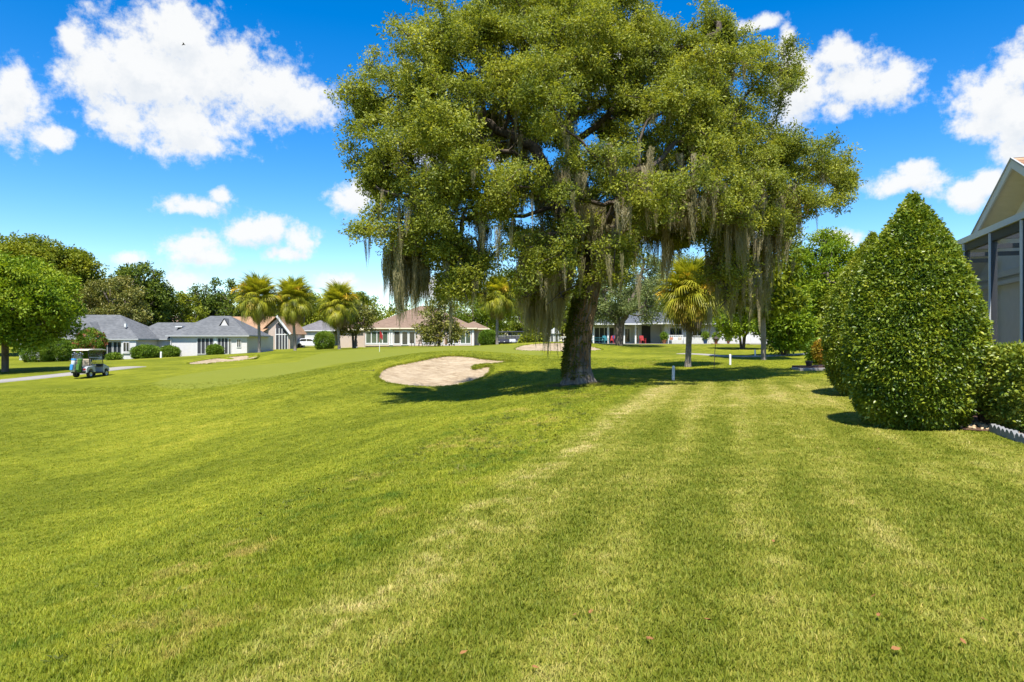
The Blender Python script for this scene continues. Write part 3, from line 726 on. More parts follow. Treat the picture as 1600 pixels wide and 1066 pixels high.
def oak():
    bx, by = 2.45, 25.6; bz = gz(bx, by)
    root = thing('oak_tree', 'huge spreading live oak hung with Spanish moss beside the sand bunker', 'tree', (bx, by, bz))
    prof = np.array([(-22, 740, 1040), (0, 680, 1090), (25, 645, 1115), (60, 600, 1180), (100, 580, 1245), (150, 548, 1255), (200, 575, 1225), (250, 570, 1290),
                     (275, 580, 1345), (310, 590, 1325), (350, 578, 1270), (390, 600, 1250), (430, 615, 1235), (470, 640, 1205)], float)
    def clump_ok(px, py, front):
        if 1000 < px < 1125 and py > 366: return False
        if py > 372:
            iv = [(570, 662), (698, 758), (806, 985), (1125, 1245)] + [(985, 1125)] * (py < 374)
            if py > 425: iv = [(610, 650), (704, 742), (818, 880), (1135, 1225)]
            if not any(a < px < b for a, b in iv): return False
        if 745 < px < 1000 and 165 < py < 390 and front and rng.uniform() < .74: return False
        if 762 < px < 802 and py > 335: return False
        if 668 < px < 694 and py > 325: return False
        if px > 1235 and py > 318 and rng.uniform() < .6: return False
        g = math.sin(px * .021 + 1.3) * math.sin(py * .027 + px * .006) + .5 * math.sin(px * .047 - py * .031)
        if g < -.55 and rng.uniform() < .8: return False
        return True
    C = []; tries = 0
    while len(C) < 640 and tries < 90000:
        tries += 1
        py = rng.uniform(-22, 470); a, b = np.interp(py, prof[:, 0], prof[:, 1]), np.interp(py, prof[:, 0], prof[:, 2])
        if rng.uniform() > (b - a) / 780: continue
        th = rng.uniform(0, 6.283); inner = rng.uniform() < .16
        rf = rng.uniform(.1, .65) if inner else 1 - .30 * rng.uniform() ** 1.3
        topf = np.clip((py + 22) / 150, 0, 1)
        if topf < 1 and not inner: rf *= math.sqrt(rng.uniform(max(0, .2 * topf), 1))
        px = (a + b) / 2 + (b - a) / 2 * .91 * rf * math.cos(th)
        ry = (b - a) / 2 / F * by * .52
        y = by - .3 + ry * rf * math.sin(th) + .28 * ((px - CX) / F * by - bx)
        # lower the far and near rims a little like an umbrella
        if not clump_ok(px, py, y < by - .3 + .28 * ((px - CX) / F * by - bx)): continue
        x = (px - CX) / F * y; z = CZ - (py - CY) / F * y
        C.append((x, y, z))
    for px, py in [(542, 150), (556, 140), (572, 84), (598, 54), (560, 292), (566, 365), (1322, 262), (1330, 282), (1306, 250), (1312, 300), (1258, 108), (1262, 126), (1238, 92), (1284, 240), (548, 210), (640, 20), (1120, 40), (1180, 62), (560, 250), (1225, 215)]:
        px = 925 + (px - 925) * .945
        for _ in range(2): y = by - .3 + rng.normal(0, .8) + .28 * ((px - CX) / F * by - bx); q = rng.normal(0, 13, 2); C.append(((px + q[0] - CX) / F * y, y, CZ - (py + q[1] - CY) / F * y))
    C = np.array(C); rad = rng.uniform(.36, .9, len(C)); rad[C[:, 2] < 5.2] *= .72
    base = np.array([[bx, by, bz - .1], [bx, by, bz + .5], [bx + .03, by, bz + 1.1], [bx + .10, by, bz + 1.8], [bx + .2, by, bz + 2.5], [bx + .36, by + .02, bz + 3.2], [bx + .5, by + .05, bz + 3.8]])
    par = [-1, 0, 1, 2, 3, 4, 5]
    nodes = list(base)
    # four main limbs started by hand, as the photograph shows them
    def limb(src, pts):
        k = src
        for q in pts: nodes.append(np.array([(q[0] - CX) / F * by, by + q[2], CZ - (q[1] - CY) / F * by])); par.append(k); k = len(nodes) - 1
    limb(6, [(926, 385, .2), (928, 350, .4), (922, 315, .5), (912, 285, .6), (905, 250, .8), (893, 212, .9), (890, 180, 1.0)])
    limb(6, [(905, 392, -.2), (888, 360, -.3), (872, 325, -.4), (858, 290, -.5), (848, 262, -.4), (832, 232, -.3)])
    limb(6, [(945, 388, .5), (965, 360, .9), (985, 335, 1.2), (1010, 315, 1.4), (1040, 300, 1.5)])
    limb(6, [(925, 395, -.5), (938, 365, -1.3), (950, 335, -2.1), (965, 305, -2.9)])
    limb(6, [(920, 395, .8), (910, 365, 1.8), (896, 335, 2.8), (880, 305, 3.8)])
    hi = C[C[:, 2] > 5.3]; lo = C[C[:, 2] <= 5.3]
    att = np.concatenate([hi + rng.normal(0, 1, hi.shape) * [.42, .42, .30] for _ in range(6)])
    N, Pp = colonize(nodes, par, att, .30, .33, 150, (0, 0, .02))
    N = list(N); Pp = list(Pp)
    for c in lo[np.argsort(-lo[:, 2])]:
        Q = np.array(N); dd = np.hypot(Q[:, 0] - c[0], Q[:, 1] - c[1]) * 2.5 + np.abs(Q[:, 2] - c[2]) + 50 * (Q[:, 2] < c[2] + .15); dd[:8] = 99; k = int(dd.argmin()); a = Q[k]; st_ = max(2, int(np.linalg.norm(a - c) / .3))
        for j in range(1, st_ + 1):
            t = j / st_; q = a + (c - a) * np.array([t ** .6, t ** .6, t ** 1.4]) + rng.normal(0, .03, 3); N.append(q); Pp.append(k); k = len(N) - 1
        for _ in range(5): N.append(c + rng.normal(0, .32, 3)); Pp.append(k)
    N = np.array(N); Pp = np.array(Pp)
    r, ch = pipe_radii(Pp, .017, 2.35); r *= .40 / r[1]; r = np.maximum(r, .007); r[:7] = np.maximum(r[:7], .36)
    v, f = tree_tubes(N, Pp, np.where(np.arange(len(r)) < 7, r * .9, r), ch, 10, 4)
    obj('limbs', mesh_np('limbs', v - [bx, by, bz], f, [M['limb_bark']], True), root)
    # trunk: fluted, flared, furrowed
    hs = np.concatenate([np.linspace(-.25, .5, 16), np.linspace(.53, 4.3, 75)]); K = 96; th = np.linspace(0, 2 * np.pi, K, endpoint=False)
    H, T = np.meshgrid(hs, th, indexing='ij')
    rr = np.interp(hs, [-.25, 0, .2, .5, 1., 1.7, 2.5, 3.1, 3.7, 4.3], [.72, .66, .58, .515, .475, .455, .44, .44, .44, .36])[:, None]
    fl = np.exp(-np.clip(H, 0, 9) / .45)
    rr = rr * (1 + fl * .2 * np.cos(5 * T + .6) + fl * .07 * np.cos(9 * T + 2) + .035 * np.cos(3 * T + H * .7) + .03 * np.cos(2 * T - H))
    ph = np.cumsum(rng.normal(0, .25, len(hs)))[:, None] * .4
    rr = rr * (1 + .028 * np.abs(np.sin(13 * T + 2.2 * np.sin(H * 1.3) + ph)) + .02 * np.sin(29 * T + 3 * np.sin(H * 2.1 + T)) + rng.normal(0, .009, H.shape))
    cx = np.interp(hs, base[:, 2] - bz, base[:, 0] - bx)[:, None]
    rr = rr * .88
    vv = np.stack([cx + rr * np.cos(T), rr * np.sin(T) * 1.0, H], -1).reshape(-1, 3)
    i = np.arange(len(hs) - 1)[:, None] * K; j = np.arange(K)[None]
    ff = np.stack([i + j, i + (j + 1) % K, i + K + (j + 1) % K, i + K + j], -1).reshape(-1, 4)
    obj('trunk', mesh_np('trunk', vv, ff, [M['oak_bark']], True), root)
    # dry vine stems matted over the upper trunk
    mb = MB()
    for q in range(95):
        a0 = rng.uniform(0, 6.283); z0 = rng.uniform(.05, 2.4); n = 9; zz = np.linspace(z0, min(z0 + rng.uniform(.7, 2.2), 4.0), n)
        aa = a0 + np.cumsum(rng.normal(0, .13, n)); ra = np.interp(zz, [0, .2, .5, 1., 1.7, 2.5, 3.1, 4.], [.60, .54, .485, .45, .435, .42, .43, .42]) * 1.02
        xx = np.interp(zz, base[:, 2] - bz, base[:, 0] - bx)
        mb.tube(np.stack([xx + ra * np.cos(aa), ra * np.sin(aa), zz], 1), rng.uniform(.010, .026), 5)
    mb.build('vine', M['vine'], root)
    n = 1500; zz = rng.uniform(.2, 4.0, n); aa = rng.normal(np.pi * 1.12, .75, n); ra = np.interp(zz, [0, .2, .5, 1., 1.7, 2.5, 3.1, 4.], [.60, .54, .485, .45, .435, .42, .43, .42])
    k = rng.uniform(size=n) < np.where(np.abs(aa - np.pi) < .7, .9, .35)
    aa, zz, ra = aa[k], zz[k], ra[k]
    scatter('trunk_fern', np.stack([np.interp(zz, base[:, 2] - bz, base[:, 0] - bx) + ra * np.cos(aa), ra * np.sin(aa), zz], 1), rand_rot(len(zz)), rng.uniform(.6, 1.3, len(zz)), 'fern', SPR['fern'], root)
    # foliage
    tip = np.array([len(c) == 0 for c in ch]); thin = (r < np.quantile(r, .80)) & (N[:, 2] > 3.2)
    tw = np.nonzero(thin)[0]; reps = np.where(tip[tw], 16, 8); src = np.repeat(tw, reps)
    pts = N[src] + rng.normal(0, 1, (len(src), 3)) * [.19, .19, .12] + [0, 0, .03]
    # clusters around the outermost spots only, to soften the outline unevenly
    sel = rng.uniform(size=len(C)) < .35; pts = np.concatenate([pts, clump_leaves(C[sel], rad[sel] * .8, 60, .6, .5)])
    # twig-end tufts breaking the outline
    scatter('crown', pts - [bx, by, bz], rand_rot(len(pts), .9), rng.uniform(.7, 1.25, len(pts)), 'oak', SPR['oak'], root)
    # moss: curtains where the photograph has them, and tufts under most clumps
    mp, ms = [], []
    def curtain(px, py, wpx, L, n, dy):
        for _ in range(int(n * 1.05)):
            x = (px + rng.normal(0, wpx / 2) - CX) / F * by; y = by + dy + rng.normal(0, .45) + .28 * max(x - bx - .5, -3); x *= y / by; l = L * rng.uniform(.35, 1.2)
            mp.append((x, y, CZ - (py + rng.normal(0, 8) - CY) / F * y)); w = rng.uniform(.8, 1.5); ms.append((w, w, l))
            # continue upward so that the curtain hangs from leaves
            if rng.uniform() < .5: mp.append((x, y, mp[-1][2] + l * .35)); ms.append((w, w, l * .8))
    for c in [(622, 405, 18, 1.75, 30, -1), (648, 395, 22, 2.0, 46, 0), (612, 395, 16, 1.1, 14, 1), (712, 400, 14, 1.3, 22, -1.5), (735, 398, 20, 1.7, 34, 0), (690, 350, 18, 1.0, 16, .5), (757, 350, 10, 1.3, 14, 1),
              (822, 425, 16, 2.1, 46, -1.0), (845, 432, 20, 2.2, 60, -.6), (868, 425, 16, 2.4, 44, -1.2), (858, 380, 26, 1.6, 40, -.5), (885, 395, 16, 1.6, 26, -1.2), (835, 300, 26, 1.0, 24, 1), (880, 275, 14, 1.2, 16, -1),
              (965, 365, 26, 1.7, 46, -1), (985, 330, 20, 1.9, 34, 0), (945, 370, 16, 1.5, 26, -1.3), (1012, 262, 10, 1.2, 12, -4), (955, 245, 10, .9, 10, -4.2), (1120, 300, 14, 1.5, 22, -3.5), (1085, 310, 12, 1.3, 16, -4), (1180, 290, 14, 1.5, 22, -2.5), (905, 265, 10, 1.0, 10, -3), (1150, 340, 20, 1.7, 30, -3), (1215, 310, 16, 1.6, 24, -1.5), (1240, 300, 12, 1.2, 14, -1), (628, 420, 14, 1.5, 26, -1.2), (655, 415, 14, 1.6, 26, -1), (1180, 430, 16, 1.6, 26, -1), (1140, 425, 16, 1.5, 24, -1.5), (1030, 330, 24, 1.8, 36, 0), (1045, 375, 12, 1.5, 18, -1), (1118, 400, 12, 1.7, 20, -.5),
              (1130, 405, 22, 1.7, 26, -1), (1160, 395, 22, 1.7, 24, 0), (1185, 420, 16, 1.9, 26, .5), (1200, 370, 20, 1.8, 20, -1), (1225, 350, 12, 1.5, 14, 0), (1245, 335, 10, 1.0, 8, 1), (1140, 330, 50, 1.2, 18, -2),
              (1050, 290, 40, 1.5, 30, -2.5), (1090, 250, 30, 1.2, 20, -3), (990, 280, 20, 1.2, 16, -3), (920, 330, 26, 1.4, 30, -1.5), (820, 240, 30, 1.0, 18, 1), (700, 260, 40, .9, 16, -2), (1265, 315, 10, .8, 8, 0), (660, 330, 30, 1.0, 18, -1)]: curtain(*c)
    low = C[(C[:, 2] < 8.0) & (C[:, 0] > -4.5) & (C[:, 0] < 11.)]
    for c in low[rng.uniform(size=len(low)) < .42]:
        for _ in range(rng.integers(1, 5)):
            mp.append(tuple(c + rng.normal(0, .4, 3) - [0, 0, .3])); w = rng.uniform(.7, 1.2); ms.append((w, w, rng.uniform(.5, 1.25)))
    for k in rng.choice(np.nonzero((r > .025) & (N[:, 2] > 5))[0], 420):
        mp.append(tuple(N[k] + rng.normal(0, .08, 3))); w = rng.uniform(.5, 1.1); ms.append((w, w, rng.uniform(.3, 1.4)))
    mp = np.array(mp)
    scatter('spanish_moss', mp - [bx, by, bz], np.column_stack([rng.normal(0, .05, len(mp)), rng.normal(0, .05, len(mp)), rng.uniform(0, 6.28, len(mp))]), ms, 'moss', SPR['moss'], root)
    return (bx, by)
OAK = oak()

def broad_tree(name, label, px, d, top, width, key, trunk_h=.3, bark='bark', nclump=60, per=9., group=None, squash=1., stems=1, r0=.22, clump=1., depth=.8, bottom=None, shape='dome', x=None, lean=0):
    p = at(px, d); H = CZ + (CY - top) / F * d - p.z; W_ = width / F * d / 2
    root = thing(name, label, 'tree', p, 0, group)
    z0 = H * trunk_h if bottom is None else CZ + (CY - bottom) / F * d - p.z
    C = []; tries = 0
    while len(C) < nclump * 1.55 and tries < 9000:
        tries += 1
        t = rng.uniform(0, 1)
        if shape == 'dome': w = math.sqrt(max(0, 1 - (abs(t - .38) / (.62 if t > .38 else .55)) ** 2.2))
        elif shape == 'cone': w = (1 - t) ** .7 * min(1, .55 + t * 3)
        else: w = math.sin(math.pi * (t * .92 + .04)) ** .6
        if rng.uniform() > w: continue
        th = rng.uniform(0, 6.283); rf = w * (1 - .35 * rng.uniform() ** 1.5) if rng.uniform() > .2 else w * rng.uniform(0, .6)
        C.append((W_ * .9 * rf * math.cos(th) + lean * t, W_ * depth * rf * math.sin(th), z0 + (H - z0) * (t * .94)))
    C = np.array(C); s = clump * W_ * .215
    rad = rng.uniform(.6, 1.25, len(C)) * s
    nodes, par = [], []
    for k in range(stems):
        a = k * 2.4; b = np.array([math.cos(a), math.sin(a), 0]) * (.12 * (stems > 1))
        nodes += [b + [0, 0, -.1], b * 1.6 + [0, 0, z0 * .45], b * 2.4 + [lean * .1, 0, z0 * .9 + .1]]; q = len(nodes); par += [-1, q - 3, q - 2]
    N, Pp = colonize(nodes, par, C, max(.35, H * .05), s * .9, 60)
    r, ch = pipe_radii(Pp, .02, 2.3); r *= r0 / max(r[0], 1e-6) if stems == 1 else r0 / r[0:1]; r = np.clip(r, .015, r0 * 1.3)
    v, f = tree_tubes(N, Pp, r, ch, 8, 4)
    obj('trunk', mesh_np('trunk', v, f, [M[bark]], True), root)
    pts = clump_leaves(C, rad, per * 1.15, .75 * squash, .3)
    scatter('crown', pts, rand_rot(len(pts), 1.), rng.uniform(.7, 1.3, len(pts)) * (1.), key, SPR[key], root)
    return root

# left side
broad_tree('maple_tree', 'bright green leafy tree with a short brown trunk beside the cart path', 8, 52, 402, 210, 'light', .28, 'bark', 85, 26, r0=.24, bottom=535)
broad_tree('oak_tree', 'tallest broad oak towering behind the grey roofed house', 45, 98, 372, 190, 'mid', .3, 'bark', 120, 11, r0=.5)
broad_tree('oak_tree', 'rounded mid green oak next to the tallest oak, above the bright leafy tree', 112, 102, 388, 120, 'mid', .3, 'bark', 90, 11, r0=.45)
broad_tree('oak_tree', 'tall tree at the edge of the row behind the bright leafy tree', -70, 95, 378, 150, 'mid', .3, 'bark', 60, 7, r0=.45)
broad_tree('magnolia_tree', 'olive brown magnolia rising behind the grey hip roof', 172, 97, 428, 108, 'magnolia', .15, 'bark', 80, 16, r0=.35)
broad_tree('oak_tree', 'tall dark green tree right behind the olive brown magnolia', 216, 104, 406, 92, 'dark', .2, 'bark', 75, 10, r0=.4)
broad_tree('oak_tree', 'dark green tree between the magnolia and the thin pines, lower than its neighbours', 246, 108, 430, 70, 'dark', .2, 'bark', 50, 10, r0=.35)
broad_tree('oak_tree', 'low mid green tree filling the gap over the grey house ridge', 288, 112, 456, 70, 'mid', .15, 'bark', 45, 9, r0=.3)
for i, (px, tp, w, lb) in enumerate([(309, 441, 44, 'thin dark pine with open upper branches above the grey ridge'), (334, 433, 40, 'thin dark pine, middle one of three above the skylit grey roof'),
                                     (362, 432, 50, 'dark pine standing against the first cabbage palm')]):
    broad_tree('pine_tree', lb, px, 118, tp, w, 'dark', .22, 'bark', 34, 9, r0=.28, clump=1.15, group='pines behind the grey house')
broad_tree('oak_tree', 'dark green tree showing between the two left palms', 432, 126, 462, 90, 'dark', .12, 'bark', 50, 9, r0=.3)
broad_tree('oak_tree', 'mid green tree behind the garage and its neighbouring palms', 497, 128, 458, 100, 'mid', .1, 'bark', 60, 9, r0=.3)
broad_tree('oak_tree', 'round green tree at the left hip of the tan roof', 556, 124, 455, 80, 'mid', .12, 'bark', 55, 9, r0=.3)
broad_tree('magnolia_tree', 'small brownish magnolia with a forked trunk beside the third palm', 553, 90, 468, 66, 'magnolia', .3, 'bark', 42, 13, r0=.16, stems=2)
broad_tree('magnolia_tree', 'airy brown flecked magnolia in front of the tan roofed house windows', 686, 82, 444, 92, 'magnolia', .08, 'bark', 50, 10, r0=.16, shape='cone', clump=.9, bottom=533)
broad_tree('oak_tree', 'yellow green tree over the right end of the tan roof', 742, 118, 438, 95, 'light', .15, 'bark', 60, 9, r0=.3)
broad_tree('oak_tree', 'yellow green tree behind the palm by the parked golf carts', 796, 122, 420, 110, 'light', .15, 'bark', 70, 9, r0=.3)
broad_tree('oak_tree', 'mid green tree behind the parked golf carts', 838, 108, 455, 80, 'mid', .05, 'bark', 55, 10, r0=.25, stems=2)
broad_tree('oak_tree', 'mid green tree behind the small white shed', 880, 116, 440, 90, 'mid', .08, 'bark', 55, 9, r0=.25)
broad_tree('oak_tree', 'shadowy grey green oak with twin trunks in front of the white house porch', 968, 72, 378, 150, 'grey', .3, 'bark', 90, 17, r0=.26, stems=2, clump=.85, bottom=500)
broad_tree('oak_tree', 'grey green tree behind the yellow palm by the white house', 1062, 98, 395, 130, 'grey', .2, 'bark', 60, 10, r0=.3)
broad_tree('crepe_tree', 'small light green tree standing against the white house wall', 1160, 70, 465, 92, 'light', .28, 'bark', 50, 20, r0=.13, stems=3)
broad_tree('oak_tree', 'slim grey trunked young oak between the white stake and the multi stemmed bush', 1193, 45, 375, 130, 'mid', .42, 'pale_bark', 45, 22, r0=.17, lean=-.5)
broad_tree('loquat_tree', 'dense bright green multi stemmed bush beside the far cart path', 1226, 50, 440, 84, 'light', .05, 'bark', 75, 30, r0=.11, stems=4, shape='egg', bottom=548)
broad_tree('oak_tree', 'big rounded bright green tree rising behind the pointed shrubs', 1290, 66, 360, 130, 'light', .15, 'bark', 110, 20, r0=.35)
broad_tree('oak_tree', 'leafy tree filling in behind the multi stemmed bush', 1262, 76, 432, 110, 'mid', .08, 'bark', 60, 15, r0=.25)
broad_tree('oak_tree', 'mid green tree tucked behind the farther pointed shrub', 1330, 62, 440, 100, 'mid', .05, 'bark', 60, 17, r0=.25)
broad_tree('oak_tree', 'tree hidden behind the white house and the yellow palm', 1135, 108, 420, 120, 'mid', .12, 'bark', 55, 9, r0=.3)
broad_tree('oak_tree', 'tree behind the screened house and the nearer pointed shrub', 1430, 70, 420, 150, 'mid', .1, 'bark', 60, 15, r0=.3)
broad_tree('oak_tree', 'tree standing behind the screened enclosure of the near house', 1560, 75, 430, 160, 'mid', .1, 'bark', 60, 13, r0=.3)

# distant wood that reads as one mass behind the houses
def far_wood():
    C, rad = [], []
    for px in np.arange(-420, 2080, 15):
        d = rng.uniform(150, 190); tp = np.interp(px, [-420, 0, 300, 380, 560, 600, 700, 780, 1000, 1300, 2080], [430, 430, 462, 470, 478, 486, 486, 462, 450, 450, 430]) + rng.normal(0, 5)
        x = (px - CX) / F * d; zt = CZ + (CY - tp) / F * d
        for z in np.arange(1, zt, 2.6): C.append((x + rng.normal(0, 1), d + rng.normal(0, 2), z)); rad.append(rng.uniform(1.8, 2.6))
    pts = clump_leaves(np.array(C), np.array(rad), 5.5, .8, .2)
    o = scatter('distant_wood', pts, rand_rot(len(pts)), rng.uniform(1.2, 2.1, len(pts)), 'mid', SPR['mid'])
    tag(o, 'band of distant green woodland behind all the houses', 'woodland', kind='stuff')
far_wood()

# ------------------------------------------------------------------ cabbage palms
def frond_mesh(name, m, droop, L=1.0, n=28, pet=.55, fold=.2):
    """costapalmate fan: arching stalk, curved rib and a fan of drooping strips; grows along +x"""
    V, Fq, T = [], [], []
    def strip(p, sd, w, q):
        k = len(V)
        for i, pp in enumerate(p):
            V.extend([pp - sd * w[i], pp + sd * w[i]])
            if i: Fq.append((k + 2 * i - 2, k + 2 * i - 1, k + 2 * i + 1, k + 2 * i)); T.append(q)
    t = np.linspace(0, 1, 5); st = np.stack([t * pet, 0 * t, -.10 * pet * t ** 2], 1)
    strip(list(st), np.array([0, 1, 0]), [.028, .024, .02, .018, .016], .3); strip(list(st), np.array([0, 0, 1.]), [.02, .018, .016, .014, .012], .3)
    for i in range(n):
        u = i / (n - 1) * 2 - 1; a = u * 2.0; rib = (1 - abs(u)) * .45
        b = st[-1] + np.array([rib, 0, -.30 * rib ** 2 - .1 * rib]); d = np.array([math.cos(a), math.sin(a), fold * abs(math.sin(a)) - .15 * (1 - abs(u))])
        d /= np.linalg.norm(d); l = L * (1 - .28 * abs(u)) * rng.uniform(.82, 1.1); s = np.cross(d, [0, 0, 1]); s /= np.linalg.norm(s) + 1e-6
        p = []
        for q in (0, .3, .55, .78, 1): p.append(b + d * l * q * (1 - .22 * q * droop) + np.array([0, 0, -droop * l * max(0, q - .28) ** 1.6]))
        strip(p, s, [.013, .034, .026, .014, .003], rng.uniform())
    return with_tint(mesh_np(name, V, np.array(Fq), [m]), T)
FR = {'live': [frond_mesh('frond', M['frond'], dr) for dr in (.6, 1.0, 1.4)], 'old': [frond_mesh('frond', M['frond_old'], .8)],
      'dead': [frond_mesh('dead_frond', M['frond_dead'], 1.2, .8, 22, .8, .1)]}
def spray_mesh():
    V, Fq, T = [], [], []
    for i in range(60):
        t0 = rng.uniform(.25, 1); b = np.array([t0 * 1.1, 0, -.45 * t0 ** 2]); d = rng.normal(0, 1, 3) * [.6, 1, .5] + [.4, 0, -.6]; d /= np.linalg.norm(d); l = rng.uniform(.2, .42); s = np.cross(d, [0, .3, 1]); s /= np.linalg.norm(s)
        k = len(V); V += [b - s * .012, b + s * .012, b + d * l + s * .02, b + d * l - s * .02]; Fq.append((k, k + 1, k + 2, k + 3)); T.append(rng.uniform())
    return with_tint(mesh_np('flower_spray', V, np.array(Fq), [M['palm_flower']]), T)
SPRAY = spray_mesh()
def palm(label, px, d, top, rcr_px, nlive=72, nold=8, ndead=22, nspray=2, trunk_r=.17, seed=0):
    r_ = random.Random(seed); p = at(px, d); rc = rcr_px / F * d; H = CZ + (CY - top) / F * d - p.z; zc = H - rc * 1.0
    root = thing('cabbage_palm', label, 'palm tree', p, 0, 'cabbage palms'); sca = rc / 1.62
    n = 26; z = np.linspace(-.15, zc + .1, n); rr = trunk_r * (1 + .25 * np.exp(-np.clip(z, 0, 9) / .3)) * (1 + .04 * np.sin(z * 9)); rr[z > zc - 1.] *= 1.25
    cx = .12 * np.sin(z * .5 + seed); cx -= cx[1]
    v, f = tube_arrays(np.stack([cx, 0 * z, z], 1), rr, 14); obj('trunk', mesh_np('trunk', v, f, [M['palm_bark']], True), root)
    mb = MB()
    for k in range(40):
        a = k * 2.4; zz = zc - 1.15 + k * .027; q = Vector((cx[-1] + math.cos(a) * trunk_r, math.sin(a) * trunk_r, zz))
        mb.bar(q, q + Vector((math.cos(a) * .16, math.sin(a) * .16, .26)), .09, .03)
    mb.build('leaf_bases', M['vine'], root)
    def put(me, az, el, s, nm='frond'):
        o = obj(nm, me, root, (cx[-1] + math.cos(az) * .1, math.sin(az) * .1, zc + .05 + .25 * math.sin(el)), (r_.uniform(-.4, .4), -el, az)); o.scale = (s, s, s)
    for k in range(nlive):
        t = (k + .5) / nlive; el = R(86) - t * R(130); put(FR['live'][min(2, int(t * 2.2))], k * 2.39996 + r_.uniform(-.2, .2), el, sca * r_.uniform(.88, 1.1))
    for k in range(nold): put(FR['old'][0], r_.uniform(0, 6.28), R(r_.uniform(-45, 10)), sca * r_.uniform(.8, 1))
    for k in range(ndead): put(FR['dead'][0], k * 2.4 + r_.uniform(-.3, .3), R(r_.uniform(-82, -42)), sca * r_.uniform(.75, 1.0), 'dead_frond')
    for k in range(nspray): put(SPRAY, -1.57 + r_.uniform(-1.5, 1.5), R(r_.uniform(15, 62)), sca * r_.uniform(1.15, 1.4), 'flower_spray')
palm('cabbage palm with golden fronds against the tan gabled house', 405, 84, 430, 36, seed=1, nold=6, nspray=3)
palm('cabbage palm directly in front of the dark roofed garage', 461, 86, 434, 35, seed=2, nold=3)
palm('cabbage palm with a leafy trunk beside the round clipped bush', 530, 86, 444, 33, seed=3, nold=3)
palm('cabbage palm with a straight pale trunk next to the parked golf carts', 777, 82, 430, 33, seed=4, nold=7, ndead=12, nspray=1)
palm('yellow cabbage palm on the lawn in front of the white house', 1075, 38, 408, 54, 80, 14, 26, 3, trunk_r=.16, seed=5)

# ------------------------------------------------------------------ clipped shrubs, hedges and bushes
def skin_shrub(name, label, cat, loc, prof, key, n, lump=.06, group=None, sx=1., sy=1., stem=True, scl=(.8, 1.3), inner=.35, p=2):
    """prof: (height, radius) of the clipped surface; leaves in a shell with twigs inside"""
    root = thing(name, label, cat, loc, 0, group); prof = np.array(prof)
    hh = np.linspace(prof[0, 0], prof[-1, 0], 400); rr = np.interp(hh, prof[:, 0], prof[:, 1]); w = np.hypot(np.gradient(rr), np.gradient(hh)) * np.maximum(rr, .04); cdf = np.cumsum(w) / w.sum()
    m = int(n * (1 + inner)); h = np.interp(rng.uniform(size=m), cdf, hh); th = rng.uniform(0, 6.283, m); r = np.interp(h, prof[:, 0], prof[:, 1])
    r = r * (1 + lump * (np.sin(3 * th + h * 2.3) * .5 + np.sin(7 * th - h * 4.1) * .5)) + rng.normal(0, .024, m)
    hol = np.sin(th * 5 + h * 6.1) * np.sin(h * 7.3 - th * 3) + .6 * np.sin(th * 11 - h * 13)
    r -= .035 * (hol < -.8)
    dep = np.where(np.arange(m) < n, rng.exponential(.03, m), rng.uniform(.08, .35, m)); r = np.maximum(r - dep, 0)
    c, s = np.cos(th), np.sin(th); k = (np.abs(c) ** p + np.abs(s) ** p) ** (-1 / p)
    pts = np.column_stack([r * k * c * sx, r * k * s * sy, h])
    scatter('foliage', pts, rand_rot(m, 1.), rng.uniform(*scl, m), key, SPR[key], root)
    if stem:
        mb = MB(); top = prof[-1, 0]
        for q in range(14):
            a = rng.uniform(0, 6.283); b = rng.uniform(.3, .8); hz = np.linspace(-.05, top * rng.uniform(.4, .8), 7); t = np.linspace(0, 1, 7); rw = np.interp(hz, prof[:, 0], prof[:, 1]) * b * t ** .7
            mb.tube(np.stack([.06 * math.cos(a) + rw * math.cos(a) * sx, .06 * math.sin(a) + rw * math.sin(a) * sy, hz], 1), np.linspace(.035, .008, 7), 5)
        mb.build('stems', M['twig'], root)
    return root
S1 = (7.26, 12.35); S2 = (9.98, 18.9)
cone_prof = [(.05, .62), (.12, .74), (.4, .91), (.83, 1.03), (1.4, 1.08), (1.98, 1.02), (2.56, .87), (3.13, .63), (3.6, .37), (3.9, .18), (4.06, .06), (4.14, .005)]
skin_shrub('pointed_shrub', 'nearer of two huge pointed clipped shrubs, beside the low hedge', 'shrub', (*S1, gz(*S1)), cone_prof, 'cone', 21000, .015, 'pointed shrubs beside the house', inner=.5)
skin_shrub('pointed_shrub', 'farther of two huge pointed clipped shrubs, half hidden behind the other', 'shrub', (*S2, gz(*S2)), [(a * 1.075, b * 1.12) for a, b in cone_prof], 'cone', 17000, .025, 'pointed shrubs beside the house', inner=.4)
H1 = Vector((9.0, 11.25)); H2 = Vector((8.35, 12.0))
def box_prof(h, r): return [(.04, r * .8), (.2, r * .93), (.5, r), (h * .85, r), (h * .96, r * .93), (h, r * .8), (h + .01, r * .45), (h + .015, .05)]
skin_shrub('boxed_hedge', 'dark boxed hedge clipped square above the scalloped concrete edging', 'hedge', (*H1, gz(*H1)), box_prof(1.31, .62), 'hedge', 9000, .03, sx=1.5, sy=.8, p=5)
skin_shrub('boxed_hedge', 'sparse leggy hedge with bare twigs between the pointed shrub and the boxed hedge', 'hedge', (*H2, gz(*H2)), [(.35, .2), (.6, .36), (.9, .42), (1.15, .42), (1.28, .36), (1.3, .2), (1.31, .05)], 'hedge', 2600, .05, sx=1, sy=1.4, p=4)
def bush(label, px, d, top, w, key, name='bush', n=520, bot=None, p=2.6, cat='bush'):
    q = at(px, d); h = CZ + (CY - top) / F * d - q.z; r = w / 2 / F * d
    return skin_shrub(name, label, cat, q, [(.02, r * .7), (h * .2, r * .93), (h * .5, r), (h * .8, r * .86), (h * .95, r * .5), (h, .05)], key, n, .07, stem=False, p=p)
bush('round bush nearest the cart path in front of the grey house', 62, 80, 530, 46, 'ball', n=800)
